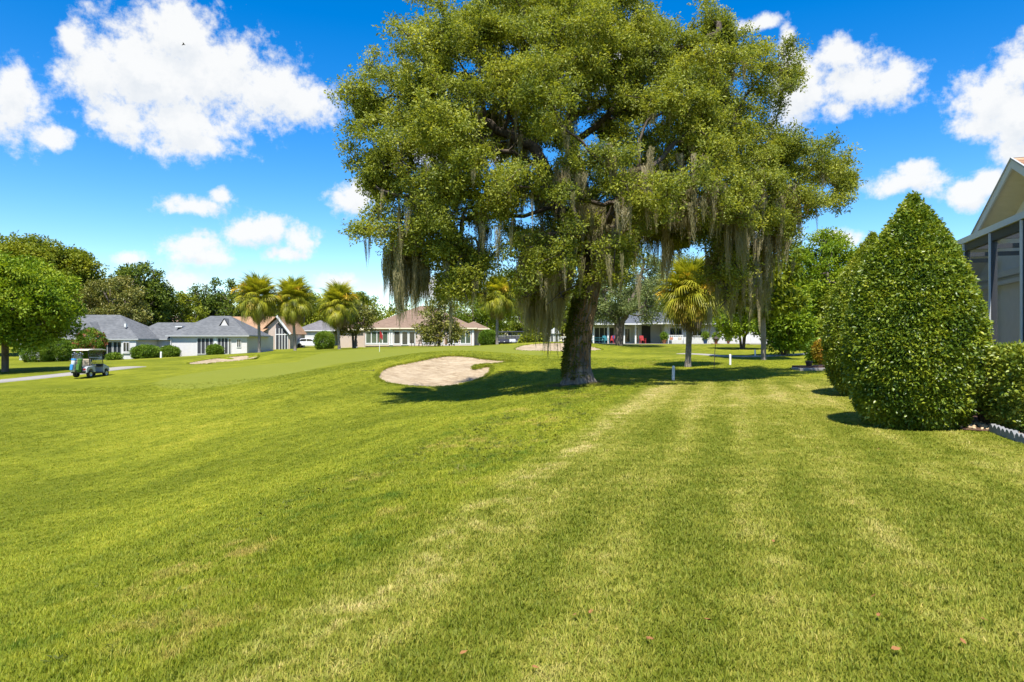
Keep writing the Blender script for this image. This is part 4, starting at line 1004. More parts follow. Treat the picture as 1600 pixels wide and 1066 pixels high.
bush('leafy bush between the corner column and the round bush', 88, 81, 529, 40, 'ball', n=800)
bush('clipped oval bush in front of the recessed grey house wall', 228, 84, 541, 38, 'ball', 'clipped_bush', 800)
bush('clipped bush touching the blank end wall of the second grey house', 265, 88, 542, 27, 'ball', 'clipped_bush', 600)
bush('round green bush in front of the second grey house sliding doors', 336, 90, 540, 22, 'ball', 'clipped_bush', 500)
bush('small yellow green shrub under the porch sliding doors', 178, 83, 553, 20, 'ball', n=250)
bush('large round clipped ball bush beside the garage door', 507, 96, 519, 28, 'ball', 'clipped_bush', 900)
bush('bright clipped bush at the shaded end of the tan roofed house', 763, 92, 517, 28, 'ball', 'clipped_bush', 900)
bush('small bush beside the parked golf carts', 826, 88, 526, 22, 'mid', n=60)
bush('dark bush at the foot of the palm beside the parked carts', 795, 92, 526, 12, 'ball', n=200)
bush('dark green shrub behind the garden bed and pointed shrubs', 1285, 58, 505, 40, 'mid', n=130)
bush('dark green shrub at the far end of the white house wall', 1245, 74, 508, 40, 'mid', n=130)
q = at(141, 76); root = skin_shrub('crape_myrtle', 'crape myrtle with red blossoms on the grey house corner', 'bush', q, [(.3, .5), (1.2, 1.3), (2.2, 1.5), (3.1, 1.1), (3.6, .2)], 'ball', 800, .15)
n = 90; th = rng.uniform(0, 6.28, n); hz = rng.uniform(.8, 3.5, n); rr = np.interp(hz, [.3, 1.2, 2.2, 3.1, 3.6], [.5, 1.3, 1.5, 1.1, .3]) * 1.03
scatter('blossom', np.column_stack([rr * np.cos(th), rr * np.sin(th), hz]), rand_rot(n), rng.uniform(.8, 1.4, n), 'flower', SPR['flower'], root)

# garden bed beyond the shrubs
q = at(1283, 36.5); root = skin_shrub('croton_plant', 'little red and yellow leaved plant at the garden bed', 'plant', q, [(.1, .15), (.5, .35), (.9, .36), (1.2, .2), (1.35, .02)], 'redleaf', 260, .15)
skin_shrub('leafy_plant', 'small green plant next to the red and yellow leaved plant', 'plant', at(1276, 38), [(.1, .2), (.5, .42), (.9, .4), (1.25, .1)], 'ball', 200, .2)
def slab():
    a = Vector(hit(1250, 580)); poly = [(a.x, a.y), (a.x + 3.4, a.y + .6), (a.x + 3.3, a.y + 2.2), (a.x + .2, a.y + 1.5)]
    z = gz(a.x + 1, a.y + .7)
    mb = MB(); mb.prism(poly, 2, z - .15, z + .10); o = mb.build('paving_slab', M['concrete'], None, bevel=.015); tag(o, 'pale low concrete slab at the garden bed', 'slab')
    mb = MB(); mb.prism([(x * 1 + .25, y + .55) for x, y in poly], 2, z - .15, z + .17); o = mb.build('mulch_bed', M['mulch'], None); tag(o, kind='structure')
    # a dark little frog-like garden ornament reads as a dark lump: a stone and a pot
    p = Vector((a.x + .9, a.y + 1.1, z + .17)); rt = thing('flower_pot', 'small dark pot standing on the garden bed mulch', 'pot', p)
    pr = [(0, .10), (.02, .12), (.18, .16), (.22, .18), (.25, .18), (.25, .15), (.2, .14)]
    lathe('pot_body', pr, M['rust'], rt)
    p = at(1288, 37.2); p.z = z + .12; rt = thing('log_post', 'weathered leaning log post at the garden bed', 'post', p); mb = MB(); mb.tube([(0, 0, -.1), (.02, 0, .4), (-.05, .03, .95)], [.13, .11, .10], 9); mb.build('log', M['pale_bark'], rt); mb = MB(); mb.tube([(.16, -.05, -.1), (.1, 0, .3), (.02, .05, .8)], [.05, .045, .03], 7); mb.build('branch', M['vine'], rt)
def lathe(name, prof, m, parent=None, k=16, loc=None, rot=None):
    V = [(r * math.cos(a), r * math.sin(a), z) for z, r in prof for a in np.linspace(0, 2 * math.pi, k, endpoint=False)]
    Fq = [(i * k + j, i * k + (j + 1) % k, (i + 1) * k + (j + 1) % k, (i + 1) * k + j) for i in range(len(prof) - 1) for j in range(k)]
    Fq += [list(range(k))[::-1], list(range((len(prof) - 1) * k, len(prof) * k))]
    return obj(name, mesh_np(name, V, Fq, [m], True), parent, loc, rot)
slab()

# rock bed and scalloped edging under the hedge
def rock_bed():
    poly = smooth_poly([(7.62, 11.6), (7.92, 11.12), (7.66, 10.3), (7.34, 9.3), (6.94, 8), (8.2, 7.6), (9.4, 9), (11, 12), (10.4, 15.5), (9.5, 16), (8.7, 13.5), (8.0, 12.4)], 5)
    o = sheet('rock_bed', poly, lambda x, y: terr(x, y) + .02, .12, M['mulch']); tag(o, kind='structure')
    m0 = MB()
    V = []
    bm_ = [mesh_np('rock', (lambda a: a)(np.array([(math.cos(a) * math.sin(b) * rng.uniform(.8, 1.2), math.sin(a) * math.sin(b) * rng.uniform(.7, 1.1), math.cos(b) * .6) for b in (.02, .8, 1.6, 2.4, 3.1) for a in np.linspace(0, 6.283, 7)[:-1]])),
                   np.array([(i * 6 + j, i * 6 + (j + 1) % 6, i * 6 + 6 + (j + 1) % 6, i * 6 + 6 + j) for i in range(4) for j in range(6)]), [M['rock']], True) for _ in range(4)]
    n = 0
    while n < 210:
        x, y = rng.uniform(7.6, 8.6), rng.uniform(9.9, 12.2)
        if poly_sd(np.array([x]), np.array([y]), poly)[0] < .05: continue
        r = rng.uniform(.025, .055); k = obj('rock', bm_[n % 4], o, (x, y, gz(x, y) + .02 + r * .25), tuple(rng.uniform(0, 6.28, 3) * [.2, .2, 1])); k.scale = (r,) * 3; n += 1
    # edging blocks with three rounded lobes each
    pts = [(7.90, 11.2), (7.64, 10.3), (7.32, 9.3), (6.92, 8.0)]
    t = 0; i = 0
    seg = [Vector(q) for q in pts]; L = [(seg[k + 1] - seg[k]).length for k in range(3)]; s = .15
    sc_prof = [(-.24, -.1), (.24, -.1), (.24, .07)] + [(.24 - .16 * (l + u), .07 + .055 * math.sin(math.pi * u)) for l in range(3) for u in (.17, .33, .5, .67, .83, 1)]
    me0 = None
    while s < sum(L) - .2:
        k = 0; q = s
        while q > L[k]: q -= L[k]; k += 1
        p = seg[k].lerp(seg[k + 1], q / L[k]); dr = seg[k + 1] - seg[k]
        if me0 is None: mb = MB(); mb.prism(sc_prof, 1, -.035, .035); me0 = mesh_np('edging_block', mb.v, mb.f, [M['stone_edge']])
        e = obj('edging_block', me0, None, (p.x, p.y, gz(p.x, p.y) + .02), (rng.normal(0, .05), rng.normal(0, .03), math.atan2(dr.y, dr.x)))
        tag(e, 'scalloped grey concrete edging block bordering the hedge bed', 'edging block', 'scalloped edging blocks'); s += .50
rock_bed()

# ------------------------------------------------------------------ houses
def hip_roof(x0, x1, y0, y1, ze, pitch, oh=.45, th=.16, gl=False, gr=False, gap_top=None):
    """closed hip roof over a rectangle, ridge along the longer side; gl/gr turn the ends of an x ridge into gables"""
    x0 -= oh; x1 += oh; y0 -= oh; y1 += oh; w, d = x1 - x0, y1 - y0; tp = math.tan(pitch); ze -= oh * tp * .2
    if w >= d:
        h = d / 2 * tp; ym = (y0 + y1) / 2; a = (x0 if gl else x0 + d / 2, ym, ze + h); b = (x1 if gr else x1 - d / 2, ym, ze + h)
    else:
        h = w / 2 * tp; xm = (x0 + x1) / 2; a = (xm, y0 + w / 2, ze + h); b = (xm, y1 - w / 2, ze + h)
    e = [(x0, y0, ze), (x1, y0, ze), (x1, y1, ze), (x0, y1, ze)]
    v = e + [a, b] + [(x, y, z - th) for x, y, z in e]
    if w >= d: f = [(0, 1, 5, 4), (2, 3, 4, 5), (3, 0, 4), (1, 2, 5)]
    else: f = [(1, 2, 5, 4), (3, 0, 4, 5), (0, 1, 4), (2, 3, 5)]
    top = MB().add(v[:6], f)
    und = MB().add([(x, y, z - .004) for x, y, z in e] + v[6:], [(4, 7, 6, 5), (0, 4, 5, 1), (1, 5, 6, 2), (2, 6, 7, 3), (3, 7, 4, 0)])
    return top, und, (a, b, h)
def roof(root, m, trim, *a, **k):
    top, und, info = hip_roof(*a, **k); o = top.build('roof', m, root); und.build('fascia', trim, o); return o, info
def window(root, x0, x1, z0, z1, y, n=2, fm='white', gm='glass', fw=.07, side=None, name='window', door=False):
    """frame with recessed panes, standing in the wall plane (faces -y)"""
    mb = MB(); mb.box(x0, x0 + fw, y - .06, y + .02, z0, z1).box(x1 - fw, x1, y - .06, y + .02, z0, z1).box(x0 + fw, x1 - fw, y - .06, y + .02, z1 - fw, z1).box(x0 + fw, x1 - fw, y - .065, y + .02, z0, z0 + fw)
    o = mb.build(name, M[fm], root); w = (x1 - x0 - fw) / n
    for i in range(n):
        a = x0 + fw + i * w; b = a + w - fw
        if i < n - 1: MB().box(b, b + fw, y - .058, y + .02, z0 + fw, z1 - fw).build('mullion', M[fm], o)
        MB().box(a, b, y - .02, y - .012, z0 + fw, z1 - fw).build('pane', M[gm], o)
    return o
def house_frame(name, label, px, d, rz=0): return thing(name, label, 'house', at(px, d), rz)
def X(px, d, px0): return (px - px0) / F * d

# grey house by the cart path
d = 86; P0 = 150; h = house_frame('bungalow', 'pale bungalow with grey hip roofs behind the parked golf cart', P0, d)
x = lambda px: X(px, d, P0)
MB().box(x(30), x(214), 0, 9, -.6, 2.65).box(x(214), x(266), 5.0, 11, -.6, 2.65).build('wall', M['stucco_grey'], h)
MB().box(x(192), x(215), -.35, 0, -.6, 2.6).build('wall_pier', M['stucco_white'], h)
roof(h, M['shingle_grey'], M['trim_grey'], x(30), x(214), -.1, 9.6, 2.72, R(31)); roof(h, M['shingle_grey'], M['trim_grey'], x(165), x(305), 5.0, 10.2, 2.76, R(36)); roof(h, M['shingle_grey'], M['trim_grey'], x(100), x(160), -1.2, 9.9, 2.80, R(36))
MB().box(x(96), x(106), -1.6, -.9, -.6, 2.55).build('column', M['white'], h)
window(h, x(106.5), x(118.5), .35, 2.35, -.02, 1); window(h, x(160), x(176), 0, 2.3, -.02, 2, 'trim_grey'); window(h, x(177), x(190), 0, 2.3, -.02, 2, 'trim_grey'); window(h, x(195), x(205), 1.0, 2.25, -.37, 2, 'stucco_grey')
MB().box(x(194), x(206), -.5, -.34, .82, .95).build('ledge', M['white'], h); window(h, x(248), x(257), .9, 2.2, 4.98, 2, 'white')
MB().box(x(184), x(187), 1.4, 1.7, 4.2, 4.6).build('roof_vent', M['white'], h)
# second grey house
d = 90.5; P0 = 325; h = house_frame('bungalow', 'grey roofed bungalow with skylight and dark sliding doors behind the round bush', P0, d); x = lambda px: X(px, d, P0)
MB().box(x(266), x(386), 0, 10, -.5, 2.6).build('wall', M['stucco_grey'], h)
ro, inf = roof(h, M['shingle_grey'], M['trim_grey'], x(266), x(386), 0, 7.4, 2.68, R(33))
# gablet on the front slope
gx0, gx1 = x(333), x(352); gm = (gx0 + gx1) / 2
MB().add([(gx0, 1.5, 3.75), (gx1, 1.5, 3.75), (gm, 1.5, 4.95), (gm, 4.0, 4.95), (gx0, 4, 3.75), (gx1, 4, 3.75)], [(0, 2, 3, 4), (1, 5, 3, 2)]).build('gablet', M['shingle_grey'], ro)
MB().add([(gx0 + .15, 1.6, 3.6), (gx1 - .15, 1.6, 3.6), (gm, 1.6, 4.82)], [(0, 1, 2)]).build('gablet_wall', M['stucco_grey'], ro)
MB().box(x(266), x(277), 1.3, 2.2, 3.72, 3.86).build('skylight', M['white'], ro, rot=(0, 0, 0))
window(h, x(308), x(334), .1, 2.3, -.02, 4, 'white', 'screen_dark'); window(h, x(340), x(357), .1, 2.3, -.02, 3, 'white', 'screen_dark'); window(h, x(357.5), x(361.5), .05, 2.2, -.02, 1, 'white'); window(h, x(370), x(377), 1.0, 2.15, -.02, 2, 'white')
MB().box(x(335), x(339.5), -.12, -.002, -.3, 2.5).build('pilaster', M['white'], h)
MB().tube([(x(267.5), -.1, 2.5), (x(267.5), -.1, .0)], .05, 6).build('downpipe', M['white'], h)
# tan gabled house
d = 106; P0 = 400; h = house_frame('gabled_house', 'house with orange tan shingles and a tall screened gable behind the first palm', P0, d); x = lambda px: X(px, d, P0)
MB().box(x(345), x(408), 0, 9, -.4, 2.6).build('garage_wall', M['white'], h)
wl = MB(); wl.prism([(x(408), -.4), (x(449), -.4), (x(449), 2.45), (x(430), 5.0), (x(408), 3.2)], 1, 1.2, 9); wl.build('wall', M['stucco_tan'], h)
ro = MB().add([(x(343), -.5, 2.55), (x(408.5), -.5, 2.55), (x(431), 4.5, 5.35), (x(345), 4.5, 5.35), (x(343), 9.5, 2.55), (x(408.5), 9.5, 2.55)], [(0, 1, 2, 3), (3, 2, 5, 4)]).build('roof', M['shingle_orange'], h)
MB().add([(x(430), .7, 5.35), (x(452), .7, 2.5), (x(452), 9.4, 2.5), (x(430), 9.4, 5.35), (x(406), .7, 3.1), (x(406), 9.4, 3.1)], [(0, 1, 2, 3), (4, 0, 3, 5)]).build('gable_roof', M['shingle_orange'], ro)
MB().bar((x(430), .62, 5.3), (x(452), .62, 2.45), .12, .3).build('rake_board', M['white'], ro)
MB().box(x(343), x(408.5), -.56, -.5, 2.4, 2.58).build('fascia', M['white'], ro)
sg = MB().prism([(x(427), .05), (x(446), .05), (x(446), 2.5), (x(431), 4.3), (x(427), 4.0)], 1, 1.14, 1.19).build('screened_gable', M['screen_dark'], h)
for px in (427, 432.5, 437, 441.5, 446): MB().box(x(px) - .05, x(px) + .05, 1.06, 1.135, .05, 2.6 if px > 440 else 3.4).build('screen_post', M['white'], sg)
MB().box(x(427.3), x(445.7), 1.07, 1.13, 2.35, 2.5).build('screen_rail', M['white'], sg)
window(h, x(413), x(419), .9, 2.2, 1.17, 1)
# dark roofed garage
d = 120; P0 = 492; h = house_frame('garage', 'white garage with a dark shingled roof behind the ball bush', P0, d); x = lambda px: X(px, d, P0)
MB().box(x(466), x(519), 0, 9, -.3, 2.75).build('wall', M['stucco_white'], h); roof(h, M['shingle_dark'], M['white'], x(464), x(521), 0, 8, 2.85, R(27))
g = MB().box(x(474), x(512), -.05, -.006, .05, 2.25).build('garage_door', M['white'], h)
for k in range(3): MB().box(x(474.5), x(511.5), -.065, -.052, .55 + k * .55, .58 + k * .55).build('panel_joint', M['trim_grey'], g)
# central house
d = 101; P0 = 655; h = house_frame('ranch_house', 'long house with a broad tan hip roof and white framed windows behind the flagstick', P0, d); x = lambda px: X(px, d, P0)
MB().box(x(569), x(741), 0, 14, -.4, 2.6).box(x(522), x(569), 2.5, 12, -.4, 2.45).box(x(741), x(757), 1.5, 12, -.4, 2.6).build('wall', M['stucco_tan'], h)
roof(h, M['shingle_tan'], M['soffit'], x(569), x(741), 0, 14.6, 2.75, R(25)); roof(h, M['shingle_tan'], M['soffit'], x(716), x(760), 1.4, 12, 2.69, R(24)); roof(h, M['shingle_tan'], M['soffit'], x(522), x(575), 2.5, 12, 2.6, R(22))
window(h, x(571), x(607), .35, 2.25, -.02, 4, 'white', 'glass_green', .12); window(h, x(615), x(626), .3, 2.25, -.02, 1, 'white', 'glass', .1); window(h, x(627), x(638.5), .02, 2.3, -.02, 1, 'white', 'glass', .16, name='door'); window(h, x(639), x(649), .3, 2.25, -.02, 1, 'white', 'glass', .1)
window(h, x(660), x(693), .4, 2.2, -.02, 4, 'white', 'glass', .12); window(h, x(700), x(717), .35, 2.25, -.02, 2, 'white', 'glass', .1); window(h, x(719), x(736), .35, 2.25, -.02, 2, 'white', 'glass_green', .1)
for px in (609.5, 612.5, 739): MB().box(x(px) - .13, x(px) + .13, -.14, -.003, -.3, 2.55).build('corner_trim', M['white'], h)
for px in (569.2, 697): MB().box(x(px) - .1, x(px) + .1, -.12, -.003, -.3, 2.55).build('pilaster', M['stucco_tan'], h)
MB().box(x(571), x(737), -.3, -.125, .16, .26).build('sill_band', M['white'], h)
MB().tube([(x(610), -.5, 2.45), (x(610), -.2, 2.2), (x(610), -.2, .05)], .05, 6).build('downpipe', M['white'], h)
# white house on the right
d = 88; P0 = 1060; h = house_frame('white_house', 'white house with a shaded porch and blue grey roof behind the yellow palm', P0, d); x = lambda px: X(px, d, P0)
MB().box(x(925), x(1038), 2.4, 12, -.5, 2.55).box(x(1038), x(1118), 0, 12, -.5, 2.55).box(x(1118), x(1212), -.8, 12, -.5, 2.6).build('wall', M['stucco_white'], h)
roof(h, M['shingle_blue'], M['white'], x(922), x(1214), -.4, 10, 2.66, R(17)); roof(h, M['shingle_blue'], M['white'], x(1006), x(1042), -1.2, 6, 2.74, R(28)); roof(h, M['shingle_blue'], M['white'], x(1118), x(1214), -.8, 11, 2.71, R(19))
for px in (927, 950, 975, 993): MB().box(x(px) - .1, x(px) + .1, -.1, .1, -.5, 2.5).build('porch_post', M['white'], h)
window(h, x(932), x(972), .1, 2.2, 2.38, 5, 'white', 'screen_dark'); window(h, x(979), x(991), .05, 2.2, 2.38, 1, 'white', 'glass', .2, name='door'); window(h, x(996), x(1004), .1, 2.3, 2.38, 1, 'white', 'glass', .16); MB().box(x(1008), x(1022), 2.3, 2.39, 0, 2.4).build('doorway', M['black'], h)
window(h, x(1082), x(1097), 1.0, 2.15, -.02, 2, 'white'); window(h, x(1046), x(1066), 1.05, 2.1, -.02, 2, 'stucco_grey', 'glass'); window(h, x(1140), x(1150), .95, 2.1, -.82, 2, 'white'); window(h, x(1190), x(1200), .95, 2.1, -.82, 2, 'white')
MB().box(x(925), x(1205), -3.4, -.9, -.5, .06).build('patio', M['concrete'], h)
# far roof showing over the grey roofs
d = 118; P0 = 240; h = house_frame('bungalow', 'bungalow with a tan roof peeking over the grey roofs', P0, d); x = lambda px: X(px, d, P0)
MB().box(x(205), x(290), 0, 9, -.5, 3.2).build('wall', M['stucco_cream'], h); roof(h, M['shingle_tan'], M['soffit'], x(205), x(290), 0, 9, 3.3, R(29))
# small white shed with a railing behind the far bunker
d = 92; P0 = 868; h = thing('garden_shed', 'small white shed with railing behind the far bunker', 'shed', at(P0, d)); x = lambda px: X(px, d, P0)
MB().box(x(857), x(874), 0, 2, -.2, 1.55).build('wall', M['white'], h)
MB().add([(x(855), -.2, 1.5), (x(876), -.2, 1.5), (x(868), -.2, 2.35), (x(855), 2.2, 1.5), (x(876), 2.2, 1.5), (x(868), 2.2, 2.35)], [(0, 1, 2), (3, 5, 4), (0, 2, 5, 3), (1, 4, 5, 2)]).build('roof', M['alu_white'], h)
window(h, x(860.5), x(864.5), .1, 1.4, -.02, 1, 'trim_grey'); window(h, x(868), x(872), .1, 1.4, -.02, 1, 'trim_grey')
for k in range(8): MB().box(x(876 + k * 3.4), x(876 + k * 3.4) + .08, -.04, .04, -.2, 1.0).build('baluster', M['white'], h)
MB().box(x(875), x(901), -.05, .05, 1.0, 1.1).build('handrail', M['white'], h)

# ------------------------------------------------------------------ the near house with its screened enclosure
A = Vector((8.92, 11.8)); rzh = math.atan2(U.y, U.x)     # local x runs along the wall (away from us), local -y into the house
def near_house():
    z0 = gz(A.x, A.y)
    h = thing('near_house', 'cream gabled house with orange tan shingles beside the pointed shrub', 'house', (A.x, A.y, z0), rzh)
    e = thing('screen_enclosure', 'charcoal framed insect screen enclosure with white beam beside the hedge', 'enclosure', (A.x, A.y, z0), rzh)
    tb = 3.74 - z0; zp = 5.60 - z0; pa = 3.67; yo = -1.02; yw = -1.60; tp = math.tan(R(26.5)); run = 5.6; eav = zp - run * tp
    # gable wall, extruded into the house
    MB().prism([(pa - 5.2, -.2), (pa + 5.2, -.2), (pa + 5.2, zp - 5.2 * tp - .1), (pa, zp - .1), (pa - 5.2, zp - 5.2 * tp - .1)], 1, yw - 9, yw).build('wall', M['stucco_cream'], h)
    # soffit boards under the overhang, one strip per board
    ro = MB()
    for s in (-1, 1): ro.add([(pa, yo, zp), (pa + s * run, yo, eav), (pa + s * run, yw - 9.4, eav), (pa, yw - 9.4, zp)] + [(pa, yo, zp - .06), (pa + s * run, yo, eav - .06), (pa + s * run, yw - 9.4, eav - .06), (pa, yw - 9.4, zp - .06)], [(0, 1, 2, 3), (4, 7, 6, 5), (0, 4, 5, 1), (1, 5, 6, 2), (3, 2, 6, 7)])
    ro = ro.build('roof', M['mulch'], h)
    # shingle courses laid one by one near the rake
    sl = math.hypot(1, tp); nrm = lambda s: Vector((s * tp, 0, 1)).normalized()
    for s in (-1, 1):
        L = run * sl; nrow = 42
        for k in range(nrow):
            t0 = k / nrow * run - .02; t1 = (k + 1) / nrow * run
            yy = yo + .02
            if k >= 26: continue
            w = 9.5 if True else 0
            y_ = yy
            for c in range(7):
                wd = rng.uniform(.28, .42); nz = nrm(s)
                a0 = Vector((pa + s * t0, 0, zp - t0 * tp + .008)); a1 = Vector((pa + s * t1, 0, zp - t1 * tp + .03 + rng.uniform(0, .012)))
                v = [(a0.x, y_, a0.z), (a0.x, y_ - wd + .006, a0.z), (a1.x, y_ - wd + .006, a1.z), (a1.x, y_, a1.z), (a1.x, y_ - wd + .006, a1.z - .022), (a1.x, y_, a1.z - .022)]
                f = [(0, 1, 2, 3), (3, 2, 4, 5), (0, 3, 5)]
                MB().add(v, f).build('shingle', M['shingle_near%d' % rng.integers(3)], ro); y_ -= wd
            t = MB().add([(pa + s * t0, y_, zp - t0 * tp + .008), (pa + s * t0, yw - 9.4, zp - t0 * tp + .008), (pa + s * t1, yw - 9.4, zp - t1 * tp + .03), (pa + s * t1, y_, zp - t1 * tp + .03)], [(0, 1, 2, 3)])
            t.build('shingle_course', M['shingle_near0'], ro)
    for s in (-1, 1):
        for dz, th, yy, m_, nm in ((-.10, .20, yo + .025, 'alu_white', 'rake_board'), (.015, .04, yo + .045, 'trim_grey', 'drip_edge')):
            MB().prism([(pa, zp + dz - th / 2), (pa + s * run, eav + dz - th / 2), (pa + s * run, eav + dz + th / 2), (pa, zp + dz + th / 2)], 1, yy - .02, yy + .02).build(nm, M[m_], ro)
        n = 34
        for k in range(n):
            a = k / n * run; b = (k + 1) / n * run - .006
            MB().add([(pa + s * a, yo, zp - a * tp - .15), (pa + s * b, yo, zp - b * tp - .15), (pa + s * b, yw + .003, zp - b * tp - .15), (pa + s * a, yw + .003, zp - a * tp - .15), (pa + s * a, yo, zp - a * tp - .13), (pa + s * b, yo, zp - b * tp - .13), (pa + s * b, yw + .003, zp - b * tp - .13), (pa + s * a, yw + .003, zp - a * tp - .13)],
                     [(0, 3, 2, 1), (4, 5, 6, 7), (0, 1, 5, 4), (2, 3, 7, 6), (1, 2, 6, 5), (3, 0, 4, 7)]).build('soffit_board', M['soffit'], ro)
    # sliding door / window wall behind the screen (normal +y)
    wf = MB()
    for a, b in ((.35, 1.15), (2.2, 3.6)):
        w = MB(); w.box(a - .12, a, yw + .004, yw + .08, .9, 2.75).box(b, b + .12, yw + .004, yw + .08, .9, 2.75).box(a - .12, b + .12, yw + .004, yw + .082, 2.75, 2.9).box(a - .2, b + .2, yw + .004, yw + .16, .8, .9)
        o = w.build('window', M['white'], h); MB().box(a, b, yw + .01, yw + .03, .9, 2.75).build('pane', M['glass'], o); MB().box((a + b) / 2 - .03, (a + b) / 2 + .03, yw + .035, yw + .06, .9, 2.75).build('mullion', M['white'], o)
    MB().box(-3, 9, yw + .004, yw + .12, 3.05, 3.2).build('ledger', M['white'], h); MB().box(-3, 9, yw + .004, yw + .14, 2.86, 2.955).build('ledger', M['white'], h)
    # enclosure frame: outer plane y = 0
    a0, a1 = -.4, 6.2
    MB().box(a0, a1, -.02, .09, tb - .02, tb + .10).build('gutter_beam', M['alu_white'], e)
    MB().box(a0, a1, -.05, .045, tb - .19, tb - .025).build('top_rail', M['bronze'], e); MB().box(a0, a1, -.05, .045, .02, .12).build('bottom_rail', M['bronze'], e); MB().box(a0, a1, -.05, .046, 1.22, 1.29).build('chair_rail', M['bronze'], e)
    posts = [a0 + .05, .1, 1.62, 3.2, 4.7, a1 - .05]
    for q in posts:
        MB().box(q - .02, q + .02, .05, .085, .02, tb - .03).build('cover_strip', M['alu_white'], e); MB().box(q - .05, q + .05, -.05, .044, .125, tb - .195).build('post', M['bronze'], e)
    for q0, q1 in zip(posts[:-1], posts[1:]):
        MB().add([(q0 + .05, 0, 1.29), (q1 - .05, 0, 1.29), (q1 - .05, 0, tb - .19), (q0 + .05, 0, tb - .19)], [(0, 1, 2, 3)]).build('screen_panel', M['screen'], e); MB().add([(q0 + .05, 0, .12), (q1 - .05, 0, .12), (q1 - .05, 0, 1.22), (q0 + .05, 0, 1.22)], [(0, 1, 2, 3)]).build('screen_panel', M['screen'], e)
        MB().box(q0 + .05, q0 + .075, .01, .05, .13, tb - .20).build('spline_strip', M['alu_white'], e)
    # far end wall of the enclosure and its roof beams
    for q in posts: MB().bar((q, -.05, tb - .1), (q, yw + .13, tb - .1), .05, .1).build('roof_beam', M['bronze'], e)
    MB().add([(a1 - .05, -.05, .1), (a1 - .05, yw + .13, .1), (a1 - .05, yw + .13, tb - .15), (a1 - .05, -.05, tb - .15)], [(0, 1, 2, 3)]).build('screen_panel', M['screen'], e)
    # deck
    MB().box(a0, a1, yw, .08, -.3, .018).build('deck', M['concrete'], e)
for i, (a, b) in enumerate((((.30, .16, .085), (.50, .31, .18)), ((.42, .25, .14), (.60, .40, .26)), ((.24, .13, .075), (.42, .25, .15)))): M['shingle_near%d' % i] = mat('orange_tan_shingle_%d' % i, tuple((p + q) / 2 for p, q in zip(a, b)), .9, .3, 22, .4)
near_house()

# ------------------------------------------------------------------ golf carts
def wheel(parent, x, y, r=.23, w=.19, s=1):
    t = MB(); k = 20; pr = [(-w / 2, r * .62), (-w / 2, r * .93), (-w * .3, r), (w * .3, r), (w / 2, r * .93), (w / 2, r * .62)]
    V = [(a_, q * math.cos(b), q * math.sin(b)) for a_, q in pr for b in np.linspace(0, 2 * math.pi, k, endpoint=False)]
    f = [(i * k + j, i * k + (j + 1) % k, (i + 1) * k + (j + 1) % k, (i + 1) * k + j) for i in range(5) for j in range(k)]
    o = obj('wheel', mesh_np('tyre', V, f, [M['rubber']], True), parent, (x, y, r))
    V = [(s * w * .42, r * .62 * math.cos(b), r * .62 * math.sin(b)) for b in np.linspace(0, 2 * math.pi, k, endpoint=False)] + [(s * w * .3, r * .3 * math.cos(b), r * .3 * math.sin(b)) for b in np.linspace(0, 2 * math.pi, k, endpoint=False)] + [(s * w * .46, 0, 0)]
    f = [(j, (j + 1) % k, k + (j + 1) % k, k + j) for j in range(k)] + [(k + j, k + (j + 1) % k, 2 * k) for j in range(k)]
    obj('rim', mesh_np('rim', V, f, [M['silver']]), o)
